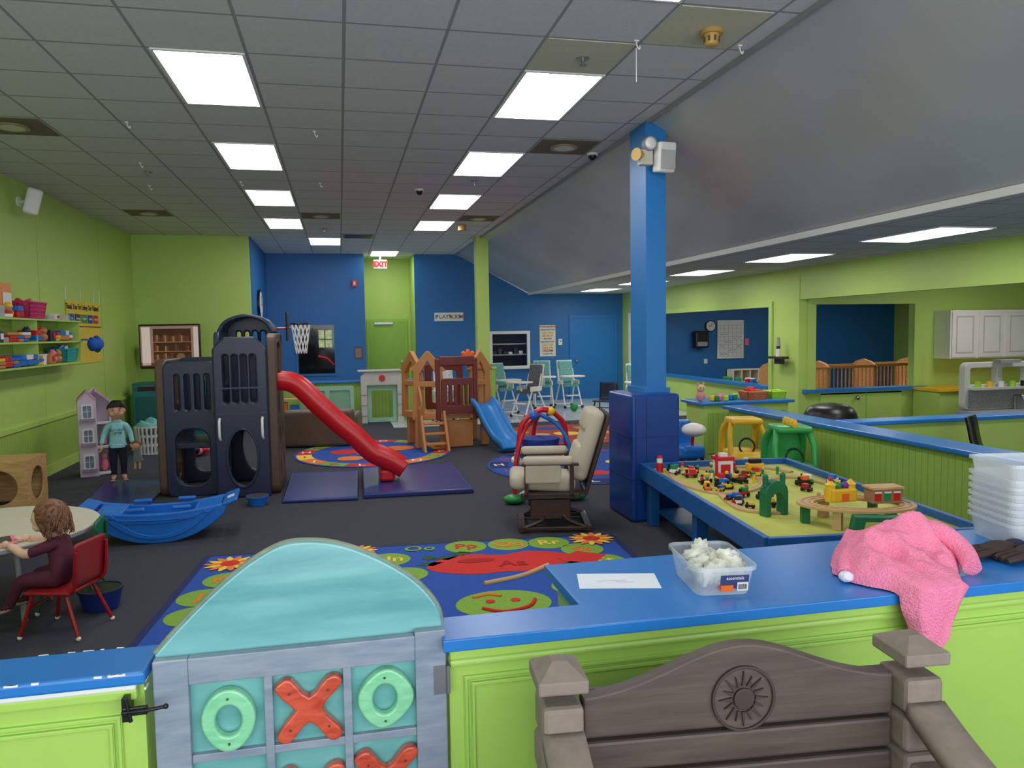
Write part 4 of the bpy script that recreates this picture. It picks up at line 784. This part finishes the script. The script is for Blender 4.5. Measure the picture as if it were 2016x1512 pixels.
# kitchen nook
b=B("upper_cabinets");WC=M("cabinet_white",(238,236,230),.4,var=.02)
b.bx(9.3,12.2,10.25,10.595,1.16,1.92,WC,.005)
for i in range(5): x=9.32+i*.5;b.shape([rrect(x,1.18,x+.46,1.9,.005)],(0,10.24,0),X_,Z_,.02,WC,.004);b.shape([rrect(x+.07,1.25,x+.39,1.83,.005),rrect(x+.09,1.27,x+.37,1.81,.005)],(0,10.228,0),X_,Z_,.01,M("cabinet_line",(200,198,192),.4),.002)
b.done()
b=B("play_kitchen_counter");b.bx(8.9,13,10.0,10.55,0,.68,GREEN);b.bx(8.85,13,9.95,10.57,.68,.72,YEL);b.done()
def kitchen(n,x,y,z,s):
    b=B(n,(x,y,z),0,s);KW=M("toy_kitchen_grey",(205,205,200),.5)
    b.bx(-.5,.5,-.15,.2,0,.35,KW,.02);b.bx(-.52,.52,-.18,.22,.35,.4,GREYP,.01)
    b.shape([rrect(-.5,.4,.5,1.0,.08),rrect(-.42,.72,-.02,.93,.03),rrect(.06,.72,.42,.93,.03)],(0,.16,0),X_,Z_,.1,KW,.01)
    b.bx(-.45,.45,.0,.2,.66,.69,KW);b.bx(-.45,.45,.1,.12,.42,.66,M("mosaic",(150,150,150),.3,var=.6,scale=60))
    b.bx(-.44,-.04,-.17,-.15,.05,.3,BLACK,.005);b.bx(.04,.44,-.17,-.15,.05,.3,GREYP,.005);b.tube([(-.4,-.19,.28),(-.08,-.19,.28)],.012,STEEL,6);b.tube([(.2,.05,.4),(.2,.05,.56),(.2,-.05,.58),(.2,-.08,.53)],.014,STEEL,8,n=4)
    for i in range(5): b.cyl((-.36+i*.17,.05,.69),(-.36+i*.17,.05,.76),.035,[LIME,YEL,WHITE,LIME,BLACK][i])
    b.bx(-.1,.2,-.02,.1,.99,1.03,GREYP);b.done()
kitchen("toy_kitchen",9.3,9.2,0,1.15);kitchen("toy_kitchen",10.5,9.1,0,1.0)
b=B("bracket_shelf",(6.82,10.98,1.2));b.bx(-.12,.02,-.2,.2,0,.04,WOODD,.008);b.bx(-.06,.0,-.1,.1,-.08,0,WOODD);b.cyl((-.05,0,.04),(-.05,0,.16),.035,WHITE);b.cyl((-.05,0,.16),(-.05,0,.2),.03,BLACK);b.cyl((-.05,0,.2),(-.05,0,.34),.035,GREYP,.02);b.done()
# nursery room
b=B("whiteboard_calendar");b.bx(8.42,9.08,16.16,16.19,1.0,1.88,WHITE,.004)
for i in range(9): b.bx(8.45,9.05,16.155,16.16,1.05+i*.09,1.054+i*.09,GREYP)
for i in range(6): b.bx(8.48+i*.105,8.484+i*.105,16.155,16.16,1.05,1.77,GREYP)
for i in range(12): b.bx(8.5+.105*(i%5),8.56+.105*(i%5),16.15,16.155,1.1+.09*(i//2),1.11+.09*(i//2),M("ink",(40,60,140)))
b.done()
b=B("round_clock",(8.25,16.16,1.75));b.cyl((0,0,0),(0,.03,0),.13,BLACK);b.cyl((0,-.005,0),(0,0,0),.11,WHITE);b.box((.02,-.008,.03),(.012,.004,.08),BLACK,rot=(0,30,0));b.box((-.03,-.008,.0),(.06,.004,.01),BLACK);b.done()
b=B("paper_towel_dispenser",(7.95,16.07,1.45));b.box((0,0,0),(.32,.22,.38),BLACK,bev=.03);b.box((0,-.11,-.1),(.24,.01,.1),GREYP);b.done()
b=B("notice_sign");b.bx(9.12,9.22,16.18,16.195,1.3,1.45,PINK);b.bx(8.1,8.18,16.18,16.195,.9,1.0,WHITE);b.done()
b=B("cubby_shelf",(8.6,15.0,0));CW=M("cubby",(215,205,190),.6);b.bx(-.5,.5,.12,.15,0,.82,CW)
for z in (0,.27,.54,.8): b.bx(-.5,.5,-.15,.15,z,z+.02,CW)
for i in range(6): b.bx(-.5+i*.196,-.48+i*.196,-.15,.15,0,.8,CW)
b.done()
b=B("blue_rocking_chair",(8.9,14.0,0));b.box((0,.15,.65),(.5,.12,.6),NAVY,rot=(-12,0,0),bev=.05,seg=3);b.box((0,-.1,.4),(.5,.5,.12),NAVY,bev=.04);b.box((0,-.1,.17),(.5,.5,.3),WOODD);b.done()
def crib(x,y):
    b=B("crib",(x,y,0));CW=wood("crib_wood",(190,130,75),(215,160,100))
    for yy in (-.3,.3):
        for z in (.35,.92): b.bx(-.5,.5,yy-.02,yy+.02,z,z+.05,CW)
        for i in range(12): b.cyl((-.46+i*.084,yy,.38),(-.46+i*.084,yy,.94),.009,CW,seg=6)
    for s in (-1,1): b.shape([[(-.32,0),(-.27,0),(-.27,.35),(.27,.35),(.27,0),(.32,0),(.32,.95),(.2,1.02),(0,1.06),(-.2,1.02),(-.32,.95)]],(s*.5,0,0),Y_,Z_,.04,CW)
    b.bx(-.48,.48,-.28,.28,.4,.48,WHITE,.02);b.done()
crib(8.1,12.6);crib(9.3,12.9);crib(10.5,13.2)
b=B("nursery_toy_shelf",(7.6,13.6,0));b.bx(-.2,.2,-.6,.6,0,.62,GREEN)
for i in range(8): b.box((random.uniform(-.1,.1),-.5+i*.14,.68),(.1,.1,.11),random.choice([BLUEP,GRN,WHITE,RED,YEL]),bev=.02)
b.done()
# ---------- gate
def gate():
    b=B("tic_tac_toe_gate");Y0=2.1
    GRW=wood("gate_greywood",(122,136,156),(150,160,174),(3,3,14),.4,.2);AQ=wood("gate_aqua",(92,158,164),(128,190,190),(1.2,3,7),.25,.6,.2);AQF=wood("gate_aqua_dark",(92,160,160),(116,182,178),(2,3,8),.3,.5,.2)
    arch=[(-.495,.86),(.255,.86)]+[(p.x,p.y) for p in smooth_path([(.255,.885,0),(.24,.94,0),(.18,1.015,0),(.08,1.085,0),(-.02,1.13,0),(-.10,1.145,0),(-.17,1.14,0),(-.25,1.10,0),(-.34,1.03,0),(-.43,.945,0),(-.495,.875,0)],4)]
    b.shape([arch],(0,Y0+.02,0),X_,Z_,.035,AQ,.006)
    b.tube([(x,Y0+.02,z) for x,z in arch[2:]],.009,wood("arch_edge",(105,125,110),(140,150,130)),6)
    for x0,x1 in ((-.495,-.41),(.175,.26)): b.bx(x0,x1,Y0-.03,Y0,.05,.88 if x0>0 else .87,GRW,.003)
    b.bx(-.41,.175,Y0-.03,Y0,.80,.87,GRW,.003);b.bx(-.41,.175,Y0-.005,Y0+.015,.05,.8,AQF)
    for x in (-.225,-.02): b.bx(x-.0,x+.022,Y0-.025,Y0,.05,.8,GRW,.002)
    for z in (.585,.36,.12): b.bx(-.41,.175,Y0-.022,Y0,z,z+.022,GRW,.002)
    RX=wood("x_red",(180,62,40),(220,95,70),(6,6,20),.3,.5);OG=wood("o_mint",(120,200,150),(150,222,175),(6,6,20),.3,.5)
    def O(cx,cz,k):
        b.shape([[(cx+(.068+k*.008*math.cos(2*t))*math.cos(t)*(1+.05*math.sin(t+k)),cz+.08*math.sin(t)*(1-.06*math.cos(t*2+k))) for t in [i*math.pi/16 for i in range(32)]],ell(cx,cz,.033,.042)],(0,Y0-.022,0),X_,Z_,.03,OG,.007)
        for q in (-.055,.055): b.cyl((cx,Y0-.041,cz+q*1.1),(cx,Y0-.037,cz+q*1.1),.003,BRN,seg=8)
    def XX(cx,cz):
        P=[(-.035,0),(-.085,.055),(-.075,.08),(-.045,.085),(0,.035),(.045,.08),(.075,.085),(.085,.06),(.035,0),(.08,-.06),(.08,-.085),(.05,-.09),(0,-.035),(-.05,-.085),(-.08,-.08),(-.08,-.055)]
        b.shape([[(cx+p.x,cz+p.y) for p in smooth_path([(x,z,0) for x,z in P+P[:1]],3)[:-1]]],(0,Y0-.022,0),X_,Z_,.03,RX,.006)
        for x,z in ((-.05,.05),(.05,.05),(-.05,-.05),(.05,-.05)): b.cyl((cx+x,Y0-.041,cz+z),(cx+x,Y0-.036,cz+z),.003,BRN,seg=8)
    O(-.315,.695,0);XX(-.11,.70);O(.09,.705,1);XX(.09,.475);XX(-.11,.455)
    HN=M("hinge_steel",(150,155,160),.35,metal=.8)
    b.bx(.225,.258,Y0-.034,Y0-.03,.70,.78,HN);b.cyl((.264,Y0-.034,.70),(.264,Y0-.034,.78),.006,HN);b.bx(.262,.268,Y0-.04,Y0-.0,.70,.78,HN)
    b.done()
    b=B("gate_latch");b.bx(-.56,-.545,2.03,2.085,.74,.8,BLACK);b.box((-.53,2.035,.765),(.06,.012,.022),BLACK,bev=.003);b.tube([(-.56,2.03,.765),(-.5,2.02,.77),(-.455,2.02,.775)],.005,BLACK,8,n=3);b.tube([(-.55,2.03,.80),(-.54,2.03,.74)],.005,BLACK,8);b.ball((-.455,2.02,.775),.007,BLACK,8);b.done()
gate()
# ---------- bench
def bench():
    b=B("garden_bench",(.97,1.74,0),-5);b.M=b.M@Matrix.Scale(.915,4,X_)
    BR=wood("bench_brown",(72,60,54),(90,76,68),(1.2,8,16),.55);ST=M("bench_stone",(132,118,108),.7,var=.15,scale=25,bump=.6,bscale=14)
    top=[(x,.79+.115*(math.exp(-((x)/.27)**2))) for x in [-.45+.9*i/24 for i in range(25)]]
    b.shape([[(-.45,.69),(.45,.69)]+top[::-1]],(0,0,0),X_,Z_,.04,BR,.008)
    for z in (.60,.51,.42): b.bx(-.45,.45,-.018,.018,z,z+.078,BR,.008)
    b.bx(-.45,.45,.018,.03,.40,.8,BR)
    DK=M("medallion",(62,50,44),.5)
    b.shape([ell(0,.765,.092,.085,40),ell(0,.765,.084,.078,40)],(0,-.024,0),X_,Z_,.01,DK,.002);b.shape([ell(0,.765,.084,.078,40)],(0,-.018,0),X_,Z_,.008,BR)
    b.shape([ell(0,.765,.03,.028,24)],(0,-.026,0),X_,Z_,.01,DK,.003)
    for k in range(16):
        a=k*math.pi/8;r1=.072 if k%2==0 else .062;b.shape([[(.034*math.cos(a-.16),.765+.034*math.sin(a-.16)),(r1*math.cos(a),.765+r1*math.sin(a)),(.034*math.cos(a+.16),.765+.034*math.sin(a+.16))]],(0,-.025,0),X_,Z_,.007,DK)
    for s in (-1,1):
        x=s*.515
        for i in range(8): b.box((x+random.uniform(-.003,.003),0,.05+i*.1),(.112,.13,.094),ST,bev=.014)
        b.box((x,0,.85),(.135,.15,.035),ST,bev=.006)
        o=b.M;b.M=b.M@Matrix.Translation((x,0,.867));b.add([(-.06,-.07,0),(.06,-.07,0),(.06,.07,0),(-.06,.07,0),(-.02,-.02,.028),(.02,-.02,.028),(.02,.02,.028),(-.02,.02,.028)],[[0,1,5,4],[1,2,6,5],[2,3,7,6],[3,0,4,7],[4,5,6,7],[0,3,2,1]],ST);b.M=o
        b.sweep([(x,-.06,.72),(x,-.2,.66),(x,-.4,.6),(x,-.6,.58)],[(-.055,-.02),(.055,-.02),(.055,.02),(-.055,.02)],(1,0,0),ST)
        for r in range(5):
            for q in range(4): b.box((x,-.12-.13*q-(r%2)*.03,.09+r*.11),(.09,.12,.1),ST,bev=.012)
        b.box((x,-.62,.29),(.12,.12,.58),ST,bev=.012)
    for i in range(4): b.bx(-.45,.45,-.14-.12*i,-.03-.12*i,.36,.39,BR,.008)
    b.done()
bench()
# ---------- things on counter
CZ=.8635
b=B("sheet_of_paper",(.88,2.38,CZ),-14);b.box((0,0,.001),(.265,.15,.0015),M("paper",(225,232,240),.8,var=.02));b.box((-.02,.0,.002),(.1,.002,.0005),GREYP,rot=(0,0,6));b.box((.02,-.015,.002),(.06,.002,.0005),GREYP,rot=(0,0,-4));b.done()
CL=M("clear_plastic",(225,232,238),.12,var=.02,alpha=.36)
def tote(b,sx,sy,h,z0=0,k=1.18,m=None):
    m=m or CL;o=rrect(-sx/2,-sy/2,sx/2,sy/2,.03);N=len(o)
    vs=[(x,y,z0) for x,y in o]+[(x*k,y*k,z0+h) for x,y in o]+[(x*k*1.06,y*k*1.04,z0+h) for x,y in o]+[(x*k*1.06,y*k*1.04,z0+h-.012) for x,y in o]
    fs=[list(range(N))]
    for L in range(3):
        for i in range(N): a=L*N+i;c=L*N+(i+1)%N;fs.append([a,c,c+N,a+N])
    b.add(vs,fs,m)
b=B("clear_storage_box",(1.17,2.29,CZ),-8);tote(b,.17,.25,.095);
CW2=M("crumpled_wipes",(225,228,205),.9,var=.3,scale=22,bump=.5,bscale=40)
for i in range(16): b.ball((random.uniform(-.05,.06),random.uniform(-.07,.08),.03+random.random()*.055),(.04,.035,.022),CW2,16,fn=lambda v:[q*(1+.28*math.sin(8*v.x+6*v.y+i)+.15*math.sin(15*v.z+9*v.x)) for q in v],rot=(random.uniform(-60,60),random.uniform(-60,60),0))
b.box((.03,-.137,.045),(.09,.002,.045),M("label_navy",(50,60,110),.5),rot=(9,0,0));b.text("essentials",(.03,-.1425,.058),X_,Vector((0,-.16,1)),.015,WHITE,.0005);b.box((.005,-.1375,.025),(.04,.003,.02),ORG,rot=(9,0,0));b.box((.055,-.138,.03),(.035,.003,.028),WHITE,rot=(9,0,0))
for i in range(8): b.box((.042+i*.0035,-.1405,.03),(.0015,.001,.018),BLACK,rot=(9,0,0))
b.text("A",(-.02,-.1400,.03),X_,Z_,.02,RED,.0005)
b.done()
def cloth():
    b=B("pink_fleece_robe");PF=M("pink_fleece",(246,138,172),.95,var=.06,scale=50,bump=.8,bscale=140)
    nx,ny=80,84;vs=[];fs=[]
    def lerp(t,P):
        for (a,va),(c,vc) in zip(P,P[1:]):
            if t<=c: return va+(vc-va)*(t-a)/(c-a)
        return P[-1][1]
    SE=.42;ST=.61
    for j in range(ny+1):
        s=ST*j/ny;y=2.45-s
        if s<=SE: z=CZ
        else: z=CZ-(s-SE);y=2.03
        w0=lerp(s,((0,1.74),(.1,1.66),(.2,1.60),(.3,1.60),(.38,1.65),(.46,1.68),(.61,1.72)))
        w1=lerp(s,((0,2.02),(.1,2.07),(.25,2.05),(.36,1.96),(.42,1.91),(.5,1.87),(.56,1.84),(.61,1.79)))
        for i in range(nx+1):
            q=i/nx;x=w0+(w1-w0)*q;x+=.012*noise.noise((s*14,q*3,1))
            e=min(1,math.sin(math.pi*q)*2.2)**.6*min(1,s/.05+.05)
            f=1-abs(noise.noise((x*7+2,y*5+z*6,.3)))*1.9;g=1-abs(noise.noise((x*17,y*13+z*9,4)))*2
            if s<=SE:
                hh=.03+.05*f+.018*g+.085*math.exp(-((x-1.96)/.1)**2-((y-2.3)/.1)**2)+.04*math.exp(-((x-1.8)/.09)**2-((y-2.3)/.1)**2)
                hh*= .45+.55*min(1,(SE-s)/.12)
                vs.append((x,y,z+max(.004,hh*e)))
            else:
                k=min(1,(s-SE)/.06)
                vs.append((x,y-.012-e*(.022+.022*f+.008*g),z+.035*(1-k)*e))
    for j in range(ny):
        for i in range(nx): a=j*(nx+1)+i;fs.append([a,a+1,a+nx+2,a+nx+1])
    b.add(vs,fs,PF,True)
    b.tube([(1.95,2.36,.95),(2.02,2.28,.975),(2.06,2.2,.93),(2.03,2.12,.89)],[.045,.03],PF,12,n=5);b.tube([(1.72,2.3,.92),(1.65,2.25,.905),(1.6,2.19,.887)],[.038,.024],PF,12,n=4)
    b.ball((1.59,2.17,.884),(.024,.024,.018),M("white_cuff",(230,225,240),.9,bump=.8,bscale=90),12)
    b.done()
cloth();random.seed(12)
b=B("stack_of_clear_bins",(2.56,2.44,CZ),-10)
for i in range(7): tote(b,.24,.24,.09,.028*i,1.12,M("clear_bins",(228,234,238),.15,alpha=.5))
tote(b,.24,.24,.1,.215,1.12,M("clear_bins"));b.done()
b=B("brown_gloves",(2.3,2.24,CZ));GB=M("glove_brown",(58,42,38),.7,bump=.3,bscale=30)
for k,(dx,dy) in enumerate(((0,.05),(.08,-.02))):
    b.ball((dx,dy,.028),(.075,.042,.026),GB,14)
    for q in range(4): b.tube([(dx-.05,dy-.03+.02*q,.025),(dx-.12,dy-.04+.025*q,.02),(dx-.15,dy-.04+.026*q,.014)],[.014,.01],GB,8,n=3)
    b.ball((dx+.08,dy,.028),(.04,.045,.026),M("glove_cuff",(38,44,70),.9),12)
b.done()
# ---------- lights
def area(n,loc,rot,sx,sy,e,c=(1,1,1)):
    l=bpy.data.lights.new(n,'AREA');l.shape='RECTANGLE';l.size=sx;l.size_y=sy;l.energy=e;l.color=c
    o=bpy.data.objects.new(n,l);o.location=loc;o.rotation_euler=[math.radians(a) for a in rot];bpy.context.collection.objects.link(o)
area("window_daylight",(.8,-1.45,1.6),(100,0,0),7.5,2.4,170,(.95,.98,1))
w=bpy.data.worlds.new("world");sc.world=w;w.use_nodes=True;w.node_tree.nodes["Background"].inputs[0].default_value=(.85,.92,1,1);w.node_tree.nodes["Background"].inputs[1].default_value=.9
# ---------- camera
f=1514.;r=.016
th=math.atan(.0683);ps=math.radians(12.53);st,ct,sp,cp=math.sin(th),math.cos(th),math.sin(ps),math.cos(ps)
d=Vector((sp*ct,cp*ct,-st));R=Vector((cp,-sp,0));U=Vector((sp*st,cp*st,ct))
R2=(R-U*r).normalized();U2=(U+R*r).normalized()
cam=bpy.data.cameras.new("camera");cam.sensor_width=36;cam.lens=f/2016*36;cam.clip_start=.05;cam.clip_end=100
co=bpy.data.objects.new("camera",cam);bpy.context.collection.objects.link(co)
co.matrix_world=Matrix(((R2.x,U2.x,-d.x,0),(R2.y,U2.y,-d.y,0),(R2.z,U2.z,-d.z,1.7),(0,0,0,1)))
sc.camera=co
sc.view_settings.view_transform='Standard'
